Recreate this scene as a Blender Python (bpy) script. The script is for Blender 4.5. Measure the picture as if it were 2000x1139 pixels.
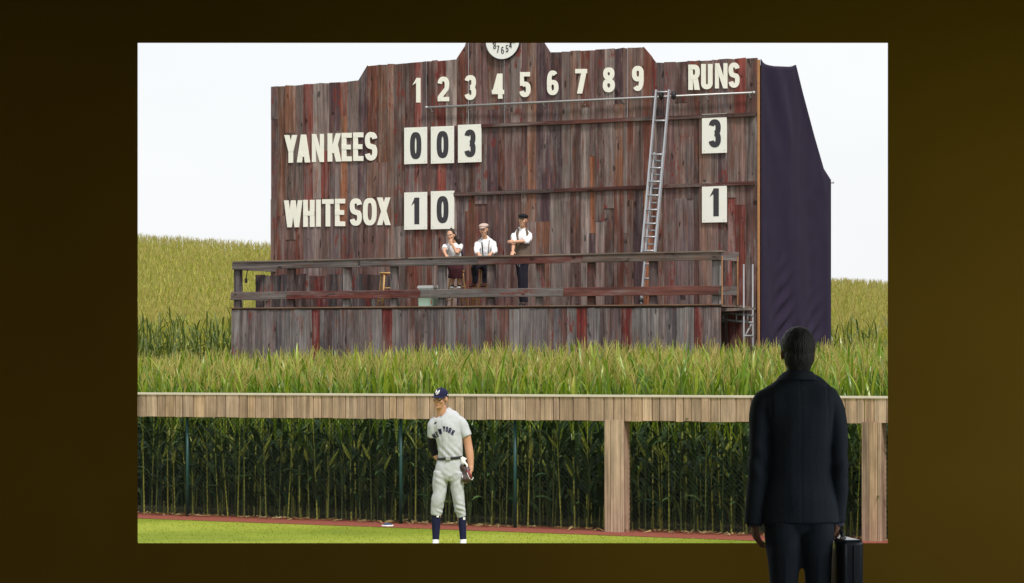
import bpy, bmesh, math, random
import numpy as np
from mathutils import Vector, Matrix, Euler, noise
from mathutils.bvhtree import BVHTree

for o in list(bpy.data.objects):
    bpy.data.objects.remove(o, do_unlink=True)
SC = bpy.context.scene
COL = SC.collection
R = math.radians

# ------------------------------------------------------------------ camera
F, CX, YH, CZ = 5500.0, 1000.0, 680.0, 2.4      # focal length in photo pixels, principal column, horizon row, lens height
cam_d = bpy.data.cameras.new('camera')
cam_d.sensor_width = 36.0
cam_d.lens = 36.0 * F / 2000.0
cam_d.shift_y = (YH - 569.5) / 2000.0
cam_d.clip_start = 0.1
cam_d.clip_end = 3000.0
cam = bpy.data.objects.new('camera', cam_d)
COL.objects.link(cam)
cam.location = (0, 0, CZ)
cam.rotation_euler = (R(90), 0, 0)
SC.camera = cam

# ------------------------------------------------------------------ sky and sun (bright overcast)
SUN_EL, SUN_AZ = 52.0, 148.0        # azimuth clockwise from +Y (the view direction)
w = bpy.data.worlds.new('World')
SC.world = w
w.use_nodes = True
nt = w.node_tree
nt.nodes.clear()
sky = nt.nodes.new('ShaderNodeTexSky')
sky.sky_type = 'NISHITA'
sky.sun_disc = False
sky.sun_elevation = R(SUN_EL)
sky.sun_rotation = R(SUN_AZ)
sky.air_density = 1.0
sky.dust_density = 3.0
tcw = nt.nodes.new('ShaderNodeTexCoord')
mpw = nt.nodes.new('ShaderNodeMapping')
mpw.inputs['Scale'].default_value = (1.5, 1.5, 4.0)
nzw = nt.nodes.new('ShaderNodeTexNoise')
nzw.inputs['Scale'].default_value = 2.2
nzw.inputs['Detail'].default_value = 4.0
mrw = nt.nodes.new('ShaderNodeMapRange')
mrw.inputs['From Min'].default_value = 0.3
mrw.inputs['From Max'].default_value = 0.7
mrw.inputs['To Min'].default_value = 0.84
mrw.inputs['To Max'].default_value = 0.98
mxw = nt.nodes.new('ShaderNodeMix')
mxw.data_type = 'RGBA'
mxw.inputs[7].default_value = (6.9, 7.0, 7.1, 1)       # the cloud deck
bgw = nt.nodes.new('ShaderNodeBackground')
bgw.inputs['Strength'].default_value = 0.1
ow = nt.nodes.new('ShaderNodeOutputWorld')
L = nt.links.new
L(tcw.outputs['Generated'], mpw.inputs['Vector'])
L(mpw.outputs[0], nzw.inputs['Vector'])
L(nzw.outputs['Fac'], mrw.inputs['Value'])
L(mrw.outputs[0], mxw.inputs[0])
L(sky.outputs[0], mxw.inputs[6])
L(mxw.outputs[2], bgw.inputs['Color'])
L(bgw.outputs[0], ow.inputs['Surface'])

sun_d = bpy.data.lights.new('sun', 'SUN')
sun_d.energy = 2.3
sun_d.angle = R(10)
sun_d.color = (1.0, 0.95, 0.88)
sun = bpy.data.objects.new('sun', sun_d)
COL.objects.link(sun)
_az, _el = R(SUN_AZ), R(SUN_EL)
_to = Vector((math.sin(_az) * math.cos(_el), math.cos(_az) * math.cos(_el), math.sin(_el)))
sun.rotation_euler = (-_to).to_track_quat('-Z', 'Y').to_euler()
sun.location = (10, -10, 30)

SC.view_settings.view_transform = 'Standard'
SC.view_settings.look = 'None'
SC.view_settings.gamma = 1.0
SC.view_settings.use_curve_mapping = False
SC.view_settings.exposure = 0.55
SC.render.engine = 'CYCLES'
SC.cycles.use_denoising = True
SC.cycles.max_bounces = 8
SC.cycles.diffuse_bounces = 4
SC.cycles.transmission_bounces = 4
SC.cycles.transparent_max_bounces = 8

# ------------------------------------------------------------------ helpers
random.seed(7)
def P(x, y, d):
    """Photo pixel -> world point at depth d."""
    return Vector(((x - CX) / F * d, d, CZ - (y - YH) / F * d))

def link(o, parent=None):
    COL.objects.link(o)
    if parent is not None:
        o.parent = parent
    return o

def tag(o, label=None, cat=None, group=None, kind=None):
    if label: o['label'] = label
    if cat: o['category'] = cat
    if group: o['group'] = group
    if kind: o['kind'] = kind
    return o

def empty(name, loc=(0, 0, 0), rz=0.0, parent=None):
    o = bpy.data.objects.new(name, None)
    o.empty_display_size = 0.1
    o.location = loc
    o.rotation_euler = (0, 0, rz)
    return link(o, parent)

def setmat(me, mats):
    for m in (mats if isinstance(mats, (list, tuple)) else [mats]):
        me.materials.append(m)

class MB:
    """Collects shapes into one mesh."""
    def __init__(s):
        s.v, s.f, s.m, s.sm = [], [], [], []
    def add(s, vs, fs, mi=0, smooth=False):
        b = len(s.v)
        s.v += [tuple(v) for v in vs]
        for f in fs:
            s.f.append(tuple(b + i for i in f))
            s.m.append(mi)
            s.sm.append(smooth)
        return s
    def box(s, x0, x1, y0, y1, z0, z1, mi=0):
        vs = [(x0,y0,z0),(x1,y0,z0),(x1,y1,z0),(x0,y1,z0),(x0,y0,z1),(x1,y0,z1),(x1,y1,z1),(x0,y1,z1)]
        return s.add(vs, [(0,3,2,1),(4,5,6,7),(0,1,5,4),(1,2,6,5),(2,3,7,6),(3,0,4,7)], mi)
    def bar(s, p, q, wx, wy, up=(0, 0, 1), mi=0):
        """Box beam from p to q; wx across, wy along 'up'."""
        p, q = Vector(p), Vector(q)
        t = (q - p).normalized()
        u = Vector(up)
        if abs(t.dot(u)) > 0.95: u = Vector((0, 1, 0))
        a = t.cross(u).normalized()
        b = a.cross(t).normalized()
        vs = []
        for c in (p, q):
            for i, j in ((-1,-1),(1,-1),(1,1),(-1,1)):
                vs.append(c + a*(i*wx/2) + b*(j*wy/2))
        return s.add(vs, [(0,1,2,3),(7,6,5,4),(0,4,5,1),(1,5,6,2),(2,6,7,3),(3,7,4,0)], mi)
    def tube(s, pts, rad, n=8, mi=0, smooth=True, cap=True):
        pts = [Vector(p) for p in pts]
        if not isinstance(rad, (list, tuple)): rad = [rad]*len(pts)
        rings = []
        ref = None
        for i, p in enumerate(pts):
            t = (pts[min(i+1, len(pts)-1)] - pts[max(i-1, 0)]).normalized()
            if ref is None:
                ref = Vector((1,0,0)) if abs(t.x) < 0.8 else Vector((0,1,0))
            a = (ref - t*ref.dot(t)).normalized()
            ref = a
            b = t.cross(a)
            rings.append([p + a*(math.cos(2*math.pi*k/n)*rad[i]) + b*(math.sin(2*math.pi*k/n)*rad[i]) for k in range(n)])
        vs = [v for r in rings for v in r]
        fs = []
        for i in range(len(rings)-1):
            for k in range(n):
                k2 = (k+1) % n
                fs.append((i*n+k, i*n+k2, (i+1)*n+k2, (i+1)*n+k))
        s.add(vs, fs, mi, smooth)
        if cap:
            b = len(s.v) - len(vs)
            s.f.append(tuple(b+k for k in reversed(range(n)))); s.m.append(mi); s.sm.append(False)
            e = b + (len(rings)-1)*n
            s.f.append(tuple(e+k for k in range(n))); s.m.append(mi); s.sm.append(False)
        return s
    def ball(s, c, r, n=12, mi=0, mat=None):
        c = Vector(c)
        rx, ry, rz = (r, r, r) if not isinstance(r, (list, tuple)) else r
        vs, fs = [], []
        h = max(4, n//2 + 2)
        for i in range(h+1):
            th = math.pi*i/h
            for k in range(n):
                ph = 2*math.pi*k/n
                v = Vector((rx*math.sin(th)*math.cos(ph), ry*math.sin(th)*math.sin(ph), rz*math.cos(th)))
                vs.append((mat @ v if mat else v) + c)
        for i in range(h):
            for k in range(n):
                k2 = (k+1) % n
                fs.append((i*n+k, (i+1)*n+k, (i+1)*n+k2, i*n+k2))
        return s.add(vs, fs, mi, True)
    def mesh(s, name):
        me = bpy.data.meshes.new(name)
        me.from_pydata(s.v, [], s.f)
        me.polygons.foreach_set('material_index', s.m)
        me.polygons.foreach_set('use_smooth', s.sm)
        me.validate()
        me.update()
        return me
    def build(s, name, mats, parent=None, loc=None):
        me = s.mesh(name)
        setmat(me, mats)
        o = bpy.data.objects.new(name, me)
        if loc is not None: o.location = loc
        return link(o, parent)

def np_mesh(name, V, Q, M=None, mats=(), smooth=False):
    """Mesh of quads from numpy arrays."""
    me = bpy.data.meshes.new(name)
    me.vertices.add(len(V))
    me.vertices.foreach_set('co', np.asarray(V, dtype=np.float32).ravel())
    nq = len(Q)
    me.loops.add(nq*4)
    me.loops.foreach_set('vertex_index', np.asarray(Q, dtype=np.int32).ravel())
    me.polygons.add(nq)
    me.polygons.foreach_set('loop_start', np.arange(0, nq*4, 4, dtype=np.int32))
    me.polygons.foreach_set('loop_total', np.full(nq, 4, dtype=np.int32))
    if M is not None:
        me.polygons.foreach_set('material_index', np.asarray(M, dtype=np.int32))
    me.polygons.foreach_set('use_smooth', np.full(nq, smooth, dtype=bool))
    me.update(calc_edges=True)
    for m in mats: me.materials.append(m)
    return me

# ------------------------------------------------------------------ materials
def new_mat(name):
    m = bpy.data.materials.new(name)
    m.use_nodes = True
    t = m.node_tree
    b = t.nodes['Principled BSDF']
    return m, t, b

def simple(name, col, rough=0.6, metal=0.0, var=0.12, scale=8.0, bump=0.0, bscale=60.0, spec=0.5, coat=0.0, stretch=(1, 1, 1)):
    """Plain surface with a little mottling."""
    m, t, b = new_mat(name)
    b.inputs['Roughness'].default_value = rough
    b.inputs['Metallic'].default_value = metal
    b.inputs['Specular IOR Level'].default_value = spec
    b.inputs['Coat Weight'].default_value = coat
    tc = t.nodes.new('ShaderNodeTexCoord')
    mp = t.nodes.new('ShaderNodeMapping')
    mp.inputs['Scale'].default_value = stretch
    t.links.new(tc.outputs['Object'], mp.inputs['Vector'])
    nz = t.nodes.new('ShaderNodeTexNoise')
    nz.inputs['Scale'].default_value = scale
    nz.inputs['Detail'].default_value = 5
    t.links.new(mp.outputs[0], nz.inputs['Vector'])
    hs = t.nodes.new('ShaderNodeMix'); hs.data_type = 'RGBA'
    hs.inputs[6].default_value = tuple(c*(1-var) for c in col) + (1,)
    hs.inputs[7].default_value = tuple(min(1, c*(1+var)) for c in col) + (1,)
    t.links.new(nz.outputs['Fac'], hs.inputs[0])
    t.links.new(hs.outputs[2], b.inputs['Base Color'])
    if bump:
        n2 = t.nodes.new('ShaderNodeTexNoise')
        n2.inputs['Scale'].default_value = bscale
        n2.inputs['Detail'].default_value = 4
        t.links.new(mp.outputs[0], n2.inputs['Vector'])
        bp = t.nodes.new('ShaderNodeBump')
        bp.inputs['Strength'].default_value = bump
        bp.inputs['Distance'].default_value = 0.01
        t.links.new(n2.outputs['Fac'], bp.inputs['Height'])
        t.links.new(bp.outputs[0], b.inputs['Normal'])
    return m

def ramp(t, stops):
    r = t.nodes.new('ShaderNodeValToRGB')
    e = r.color_ramp.elements
    e[0].position, e[0].color = stops[0][0], tuple(stops[0][1]) + (1,)
    e[1].position, e[1].color = stops[-1][0], tuple(stops[-1][1]) + (1,)
    for p, c in stops[1:-1]:
        n = e.new(p); n.color = tuple(c) + (1,)
    return r

def wood(name, axis='Z', paint=None, paint_amt=0.5, grain=1.0, streak=0.55, rough=0.85, fine=70.0, weather=None, knots=0.3):
    """Plank wood: the colour is the object's own; grain, streaks, knots and remains of paint come on top."""
    m, t, b = new_mat(name)
    N, K = t.nodes.new, t.links.new
    b.inputs['Roughness'].default_value = rough
    b.inputs['Specular IOR Level'].default_value = 0.25
    tc = N('ShaderNodeTexCoord')
    oi = N('ShaderNodeObjectInfo')
    off = N('ShaderNodeVectorMath'); off.operation = 'MULTIPLY_ADD'
    cmb = N('ShaderNodeCombineXYZ')
    for i in range(3): K(oi.outputs['Random'], cmb.inputs[i])
    K(cmb.outputs[0], off.inputs[0])
    off.inputs[1].default_value = (37.0, 91.0, 53.0)
    K(tc.outputs['Object'], off.inputs[2])
    def stretched(s_long, s_cross):
        mp = N('ShaderNodeMapping')
        s = [s_cross]*3
        s['XYZ'.index(axis)] = s_long
        mp.inputs['Scale'].default_value = s
        K(off.outputs[0], mp.inputs['Vector'])
        return mp.outputs[0]
    def nz(vec, detail=5, rough_=0.6):
        n = N('ShaderNodeTexNoise')
        n.inputs['Scale'].default_value = 1.0
        n.inputs['Detail'].default_value = detail
        n.inputs['Roughness'].default_value = rough_
        K(vec, n.inputs['Vector'])
        return n.outputs['Fac']
    g1 = nz(stretched(1.2, fine))              # fine grain
    g2 = nz(stretched(0.5, fine/5))            # broad streaks
    g3 = nz(stretched(1.6, 4.0), 6, 0.7)       # weather patches
    def mrange(v, a, c, lo, hi):
        r = N('ShaderNodeMapRange')
        r.inputs['From Min'].default_value = a; r.inputs['From Max'].default_value = c
        r.inputs['To Min'].default_value = lo; r.inputs['To Max'].default_value = hi
        K(v, r.inputs['Value'])
        return r.outputs[0]
    def mul(a, c):
        n = N('ShaderNodeMath'); n.operation = 'MULTIPLY'
        K(a, n.inputs[0]); K(c, n.inputs[1])
        return n.outputs[0]
    v = mul(mrange(g1, 0.3, 0.7, 1-0.45*grain, 1+0.4*grain), mrange(g2, 0.3, 0.7, 1-streak, 1+streak))
    v = mul(v, mrange(g3, 0.3, 0.7, 0.72, 1.25))
    sc = N('ShaderNodeVectorMath'); sc.operation = 'SCALE'
    K(oi.outputs['Color'], sc.inputs[0])
    K(v, sc.inputs['Scale'])
    out = sc.outputs[0]
    if weather:                                   # silvered and rusty patches
        for wc, sl, scx, lo_, hi_, amt in ((weather[0], 0.9, 6.0, 0.48, 0.66, 0.75), (weather[1], 1.3, 9.0, 0.54, 0.68, 0.7)):
            wm = mrange(nz(stretched(sl, scx), 7, 0.7), lo_, hi_, 0.0, amt)
            wr = N('ShaderNodeVectorMath'); wr.operation = 'SCALE'; wr.inputs[0].default_value = wc; K(v, wr.inputs['Scale'])
            wx = N('ShaderNodeMix'); wx.data_type = 'RGBA'
            K(wm, wx.inputs[0]); K(out, wx.inputs[6]); K(wr.outputs[0], wx.inputs[7])
            out = wx.outputs[2]
    if paint:
        pm = nz(stretched(1.7, 6.0), 8, 0.78)
        pr = mrange(pm, 0.64-0.2*paint_amt, 0.70-0.2*paint_amt, 0.0, 0.85)
        gate = N('ShaderNodeMath'); gate.operation = 'GREATER_THAN'
        K(oi.outputs['Random'], gate.inputs[0]); gate.inputs[1].default_value = 1-paint_amt
        pf = mul(pr, gate.outputs[0])
        mx = N('ShaderNodeMix'); mx.data_type = 'RGBA'
        K(pf, mx.inputs[0]); K(out, mx.inputs[6]); mx.inputs[7].default_value = tuple(paint)+(1,)
        out = mx.outputs[2]
    kn = mrange(nz(stretched(4.5, 13.0), 1, 0.3), 0.70, 0.76, 1.0, knots)      # knots and nail stains
    ks = N('ShaderNodeVectorMath'); ks.operation = 'SCALE'
    K(out, ks.inputs[0]); K(kn, ks.inputs['Scale'])
    out = ks.outputs[0]
    K(out, b.inputs['Base Color'])
    bp = N('ShaderNodeBump')
    bp.inputs['Strength'].default_value = 0.35
    bp.inputs['Distance'].default_value = 0.006
    K(g1, bp.inputs['Height'])
    K(bp.outputs[0], b.inputs['Normal'])
    return m

def leaf_mat(name, stops, trans=0.35, rough=0.42, nscale=3.0, spec=0.5):
    """Blade with light passing through; colour varies along and between plants."""
    m, t, b = new_mat(name)
    N, K = t.nodes.new, t.links.new
    ge = N('ShaderNodeNewGeometry')
    oi = N('ShaderNodeObjectInfo')
    nz = N('ShaderNodeTexNoise'); nz.inputs['Scale'].default_value = nscale; nz.inputs['Detail'].default_value = 3
    K(ge.outputs['Position'], nz.inputs['Vector'])
    ad = N('ShaderNodeMath'); ad.operation = 'MULTIPLY_ADD'
    sm_ = N('ShaderNodeMath'); sm_.operation = 'ADD'
    K(ge.outputs['Random Per Island'], sm_.inputs[0]); K(oi.outputs['Random'], sm_.inputs[1])
    fr_ = N('ShaderNodeMath'); fr_.operation = 'FRACT'
    K(sm_.outputs[0], fr_.inputs[0])
    K(fr_.outputs[0], ad.inputs[0]); ad.inputs[1].default_value = 0.55
    s2 = N('ShaderNodeMath'); s2.operation = 'MULTIPLY'
    K(nz.outputs['Fac'], s2.inputs[0]); s2.inputs[1].default_value = 0.5
    K(s2.outputs[0], ad.inputs[2])
    rp = ramp(t, stops)
    K(ad.outputs[0], rp.inputs[0])
    K(rp.outputs[0], b.inputs['Base Color'])
    b.inputs['Roughness'].default_value = rough
    b.inputs['Specular IOR Level'].default_value = spec
    tr = N('ShaderNodeBsdfTranslucent')
    K(rp.outputs[0], tr.inputs['Color'])
    mx = N('ShaderNodeMixShader'); mx.inputs[0].default_value = trans
    K(b.outputs[0], mx.inputs[1]); K(tr.outputs[0], mx.inputs[2])
    K(mx.outputs[0], t.nodes['Material Output'].inputs['Surface'])
    return m

M = {}
M['board'] = wood('weathered_barn_wood', 'Z', paint=(0.17, 0.024, 0.016), paint_amt=0.45, streak=0.5, weather=((0.21, 0.18, 0.168), (0.19, 0.07, 0.04)))
M['beam'] = wood('weathered_rail_wood', 'X', paint=(0.17, 0.028, 0.022), paint_amt=0.4, streak=0.4, weather=((0.17, 0.145, 0.135), (0.13, 0.05, 0.03)))
M['fence'] = wood('fence_plank_wood', 'Z', grain=0.75, streak=0.38, fine=50.0, knots=0.85)
M['paint'] = simple('cream_paint', (0.88, 0.86, 0.76), 0.6, var=0.04, scale=6)
M['card'] = simple('white_board_paint', (0.86, 0.85, 0.78), 0.55, var=0.05, scale=5)
M['ink'] = simple('charcoal_paint', (0.035, 0.03, 0.038), 0.6)
M['alu'] = simple('aluminium', (0.46, 0.47, 0.50), 0.42, metal=0.5, var=0.15, scale=12)
M['galv'] = simple('galvanised_pipe', (0.42, 0.41, 0.41), 0.45, metal=0.5, var=0.15, scale=12)
M['black'] = simple('black_rubber', (0.012, 0.012, 0.014), 0.6)
M['stool'] = simple('blond_wood', (0.52, 0.30, 0.10), 0.5, var=0.15, scale=9, stretch=(1, 1, 0.15))
M['clockface'] = simple('clock_enamel', (0.86, 0.86, 0.83), 0.4, var=0.03)
M['edge'] = simple('fresh_cut_wood', (0.42, 0.2, 0.08), 0.8, var=0.3, scale=20)
M['cap'] = simple('pale_cap_board', (0.62, 0.55, 0.46), 0.8, var=0.2, scale=6)
M['greenpost'] = simple('green_coated_steel', (0.008, 0.05, 0.046), 0.5, var=0.1)
M['scaf'] = simple('dull_scaffold_tube', (0.26, 0.26, 0.27), 0.55, metal=0.3, var=0.2, scale=12)
M['wire'] = simple('dark_green_wire', (0.008, 0.012, 0.011), 0.8, var=0.2)
# ------------------------------------------------------------------ ground, track, hill
FM = 0.55                                  # the fence line: Y = FD - FM*X
FD = 37.6
FTH = math.atan(FM)
def fence_off(X, Y):
    """Metres behind the fence line."""
    return (Y - (FD - FM*X)) * math.cos(FTH)

def hill(X, Y):
    """Ground height: the ball field is flat, the far cornfield climbs a hillside that is higher on the left."""
    t = max(0.0, min(1.0, (Y-57.0)/8.0))
    t = t*t*(3-2*t)
    base = (0.62 - 0.011*max(-30, min(30, X)))*t
    u = max(0.0, min(1.0, (Y-64.0)/112.0))
    u = u*u*(3-2*u)*0.45 + u*0.55
    crest = 5.32 - 0.062*max(-60, min(60, X))
    h = base + (crest-base*0.6)*u
    h += 0.12*noise.noise(Vector((X*0.08, Y*0.05, 0)))*min(1, max(0, (Y-66)/30))
    if Y > 176: h -= (Y-176)*0.02
    return max(h, -3.0)

def soil_mat():
    m, t, b = new_mat('corn_soil')
    N, K = t.nodes.new, t.links.new
    ge = N('ShaderNodeNewGeometry')
    n1 = N('ShaderNodeTexNoise'); n1.inputs['Scale'].default_value = 1.3; n1.inputs['Detail'].default_value = 8
    K(ge.outputs['Position'], n1.inputs['Vector'])
    r = ramp(t, [(0.3, (0.035, 0.026, 0.016)), (0.55, (0.06, 0.06, 0.02)), (0.75, (0.08, 0.1, 0.025))])
    K(n1.outputs['Fac'], r.inputs[0]); K(r.outputs[0], b.inputs['Base Color'])
    b.inputs['Roughness'].default_value = 0.95
    bp = N('ShaderNodeBump'); bp.inputs['Strength'].default_value = 0.6
    K(n1.outputs['Fac'], bp.inputs['Height']); K(bp.outputs[0], b.inputs['Normal'])
    return m
M['soil'] = soil_mat()

def grass_mat():
    """Mown outfield: light and dark mowing bands, mottling, fine blades."""
    m, t, b = new_mat('mown_grass')
    N, K = t.nodes.new, t.links.new
    ge = N('ShaderNodeNewGeometry')
    mp = N('ShaderNodeMapping'); mp.inputs['Rotation'].default_value = (0, 0, R(62))
    K(ge.outputs['Position'], mp.inputs['Vector'])
    wv = N('ShaderNodeTexWave'); wv.inputs['Scale'].default_value = 0.075; wv.inputs['Distortion'].default_value = 0.8
    wv.inputs['Detail'].default_value = 2; wv.inputs['Detail Scale'].default_value = 3
    K(mp.outputs[0], wv.inputs['Vector'])
    n1 = N('ShaderNodeTexNoise'); n1.inputs['Scale'].default_value = 0.8; n1.inputs['Detail'].default_value = 9; n1.inputs['Roughness'].default_value = 0.75
    K(ge.outputs['Position'], n1.inputs['Vector'])
    ad = N('ShaderNodeMath'); ad.operation = 'MULTIPLY_ADD'
    K(wv.outputs['Fac'], ad.inputs[0]); ad.inputs[1].default_value = 0.35
    K(n1.outputs['Fac'], ad.inputs[2])
    r = ramp(t, [(0.3, (0.13, 0.18, 0.014)), (0.6, (0.20, 0.25, 0.02)), (0.95, (0.29, 0.33, 0.04))])
    K(ad.outputs[0], r.inputs[0]); K(r.outputs[0], b.inputs['Base Color'])
    b.inputs['Roughness'].default_value = 0.9
    b.inputs['Specular IOR Level'].default_value = 0.2
    n2 = N('ShaderNodeTexNoise'); n2.inputs['Scale'].default_value = 90; n2.inputs['Detail'].default_value = 3
    K(ge.outputs['Position'], n2.inputs['Vector'])
    bp = N('ShaderNodeBump'); bp.inputs['Strength'].default_value = 0.5; bp.inputs['Distance'].default_value = 0.02
    K(n2.outputs['Fac'], bp.inputs['Height']); K(bp.outputs[0], b.inputs['Normal'])
    return m
M['grass'] = grass_mat()
M['track'] = simple('red_crushed_brick', (0.23, 0.055, 0.03), 0.95, var=0.35, scale=14, bump=0.6, bscale=120)

# terrain sheet to the horizon
xs = np.concatenate([np.linspace(-900, -90, 10), np.linspace(-70, 70, 57), np.linspace(90, 900, 10)])
ys = np.concatenate([np.linspace(-80, 50, 14), np.linspace(54, 200, 59), np.linspace(215, 1600, 16)])
V = [(x, y, hill(x, y) - (0.012 if y < 56 else 0.0)) for y in ys for x in xs]
nx = len(xs)
Q = [(j*nx+i, j*nx+i+1, (j+1)*nx+i+1, (j+1)*nx+i) for j in range(len(ys)-1) for i in range(nx-1)]
o = bpy.data.objects.new('ground', np_mesh('ground', V, Q, None, [M['soil']], True)); link(o); tag(o, kind='structure')

def strip(name, d0, d1, z, mat, x0=-14.0, x1=14.0):
    """Sheet parallel to the fence between two offsets from its line."""
    c, s = math.cos(FTH), math.sin(FTH)
    mb = MB()
    n = 14
    vs, fs = [], []
    for i in range(n+1):
        u = x0 + (x1-x0)*i/n
        for d in (d0, d1):
            vs.append((u*c + d*s, FD - u*s + d*c, z))
    for i in range(n):
        fs.append((2*i, 2*i+2, 2*i+3, 2*i+1))
    mb.add(vs, fs)
    o = mb.build(name, mat)
    tag(o, kind='structure')
    return o
strip('outfield_grass', -34.0, 0.6, 0.0, M['grass'], -40, 40)

# track edge slightly wavy
mb = MB(); vs = []; fs = []
c_, s_ = math.cos(FTH), math.sin(FTH)
n = 120
for i in range(n+1):
    u = -14 + 28*i/n
    e = -0.78 + 0.02*noise.noise(Vector((u*2.5, 0, 0))) + 0.018*u*-0.2
    for d in (e, 0.5):
        vs.append((u*c_ + d*s_, FD - u*s_ + d*c_, 0.005))
for i in range(n):
    fs.append((2*i, 2*i+2, 2*i+3, 2*i+1))
mb.add(vs, fs)
tag(mb.build('warning_track', M['track']), kind='structure')

# ------------------------------------------------------------------ the dark hall the field is seen from
HZ = 0.72                                   # hall floor
WY = 16.3                                   # inner face of the front wall
def hall_mat():
    m, t, b = new_mat('olive_brown_plaster')
    N, K = t.nodes.new, t.links.new
    ge = N('ShaderNodeNewGeometry')
    n1 = N('ShaderNodeTexNoise'); n1.inputs['Scale'].default_value = 0.7; n1.inputs['Detail'].default_value = 6
    K(ge.outputs['Position'], n1.inputs['Vector'])
    r = ramp(t, [(0.3, (0.385, 0.235, 0.026)), (0.7, (0.45, 0.28, 0.032))])
    K(n1.outputs['Fac'], r.inputs[0]); K(r.outputs[0], b.inputs['Base Color'])
    b.inputs['Roughness'].default_value = 0.9
    b.inputs['Specular IOR Level'].default_value = 0.15
    n2 = N('ShaderNodeTexNoise'); n2.inputs['Scale'].default_value = 55; n2.inputs['Detail'].default_value = 4
    K(ge.outputs['Position'], n2.inputs['Vector'])
    bp = N('ShaderNodeBump'); bp.inputs['Strength'].default_value = 0.12; bp.inputs['Distance'].default_value = 0.004
    K(n2.outputs['Fac'], bp.inputs['Height']); K(bp.outputs[0], b.inputs['Normal'])
    return m
M['hall'] = hall_mat()
M['hallfloor'] = simple('dark_hall_floor', (0.014, 0.01, 0.006), 0.6, var=0.2, scale=2)
M['hallceil'] = simple('dark_hall_ceiling', (0.06, 0.045, 0.02), 0.9, var=0.1, scale=2)
hall = empty('viewing_hall', (0, WY, HZ))
tag(hall, 'dark olive brown hall wall with a wide rectangular opening onto the ball field', 'hall')
ox0, ox1 = (269-CX)/F*WY, (1734-CX)/F*WY
oz1, oz0 = CZ-(84-YH)/F*WY-HZ, CZ-(1061-YH)/F*WY-HZ
HX0, HX1, HH, HB = -4.6, 4.9, 4.5, -3.5     # hall extents (local x, height), back wall Y
# front wall: four pieces in one mesh, the opening splayed towards the field
mb = MB()
T = 0.14
sp = 0.06
xi = [HX0, ox0, ox1, HX1]; zi = [-0.9, oz0, oz1, HH]
xo = [HX0, ox0-sp, ox1+sp, HX1]; zo = [-0.9, oz0-sp, oz1+sp, HH]
vs = [(xi[i], 0, zi[j]) for j in range(4) for i in range(4)] + [(xo[i], T, zo[j]) for j in range(4) for i in range(4)]
fs = []
for j in range(3):
    for i in range(3):
        if i == 1 and j == 1: continue
        a = j*4+i
        fs.append((a, a+1, a+5, a+4))
        fs.append((16+a+4, 16+a+5, 16+a+1, 16+a))
fs += [(5, 6, 22, 21), (6, 10, 26, 22), (10, 9, 25, 26), (9, 5, 21, 25)]
fs += [(0, 16, 19, 3), (3, 19, 31, 15), (15, 31, 28, 12), (12, 28, 16, 0)]
mb.add(vs, fs)
mb.build('front_wall', M['hall'], hall)
LB = HB - WY
mb = MB(); mb.box(HX0-0.2, HX0-0.002, LB, T, -0.9, HH); mb.build('side_wall', M['hall'], hall)
# right wall, with an unseen wide window added to light the front wall
DY0, DY1, DZ, DS = -8.5, -0.6, 3.5, 0.9
mb = MB()
mb.box(HX1+0.002, HX1+0.2, DY1, T, -0.9, HH)
mb.box(HX1+0.002, HX1+0.2, LB, DY0, -0.9, HH)
mb.box(HX1+0.002, HX1+0.2, DY0+0.001, DY1-0.001, DZ, HH)
mb.box(HX1+0.002, HX1+0.2, DY0+0.001, DY1-0.001, -0.9, DS)
mb.build('side_wall', M['hall'], hall)
mb = MB()  # unseen back opening, widened to bring fill light onto the man's back
mb.box(HX0-0.2, -3.6, LB-0.2, LB-0.002, -0.9, HH)
mb.box(3.6, HX1+0.2, LB-0.2, LB-0.002, -0.9, HH)
mb.box(-3.599, 3.599, LB-0.2, LB-0.002, 3.9, HH)
mb.build('back_wall', M['hall'], hall)
mb = MB(); mb.box(HX0-0.002, HX1+0.002, LB, -0.002, -0.2, 0.0); mb.build('floor', M['hallfloor'], hall)
mb = MB(); mb.box(HX0-0.4, HX1+0.4, LB-0.4, T+0.25, HH+0.002, HH+0.2); mb.build('ceiling', M['hallceil'], hall)

# ------------------------------------------------------------------ scoreboard frame of reference
BM, BD = 0.495, 57.1                        # board plane: Y = BD - BM*X
BTH = math.atan(BM)
bu = Vector((math.cos(BTH), -math.sin(BTH), 0))
bw = Vector((-math.sin(BTH), -math.cos(BTH), 0))      # towards the camera
def _plane_hit(x, y, dd, mm, off):
    """World point where the pixel's ray meets a vertical plane, off metres towards the camera."""
    c = math.cos(math.atan(mm))
    k = (dd - off/c) / (1 + mm*(x-CX)/F)
    return P(x, y, k)
B0 = _plane_hit(530, 680, BD, BM, 0.0); B0.z = 0
def b2(x, y, off=0.0):
    """Pixel -> board-local (u, -w, v)."""
    p = _plane_hit(x, y, BD, BM, off) - B0
    return Vector((p.dot(bu), -off, p.z))
def b_world(v):
    return B0 + bu*v[0] - bw*v[1] + Vector((0, 0, v[2]))

board = empty('scoreboard', B0, -BTH)
tag(board, 'tall weathered barn-board scoreboard with cream lettering and stepped top', 'scoreboard')

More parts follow.
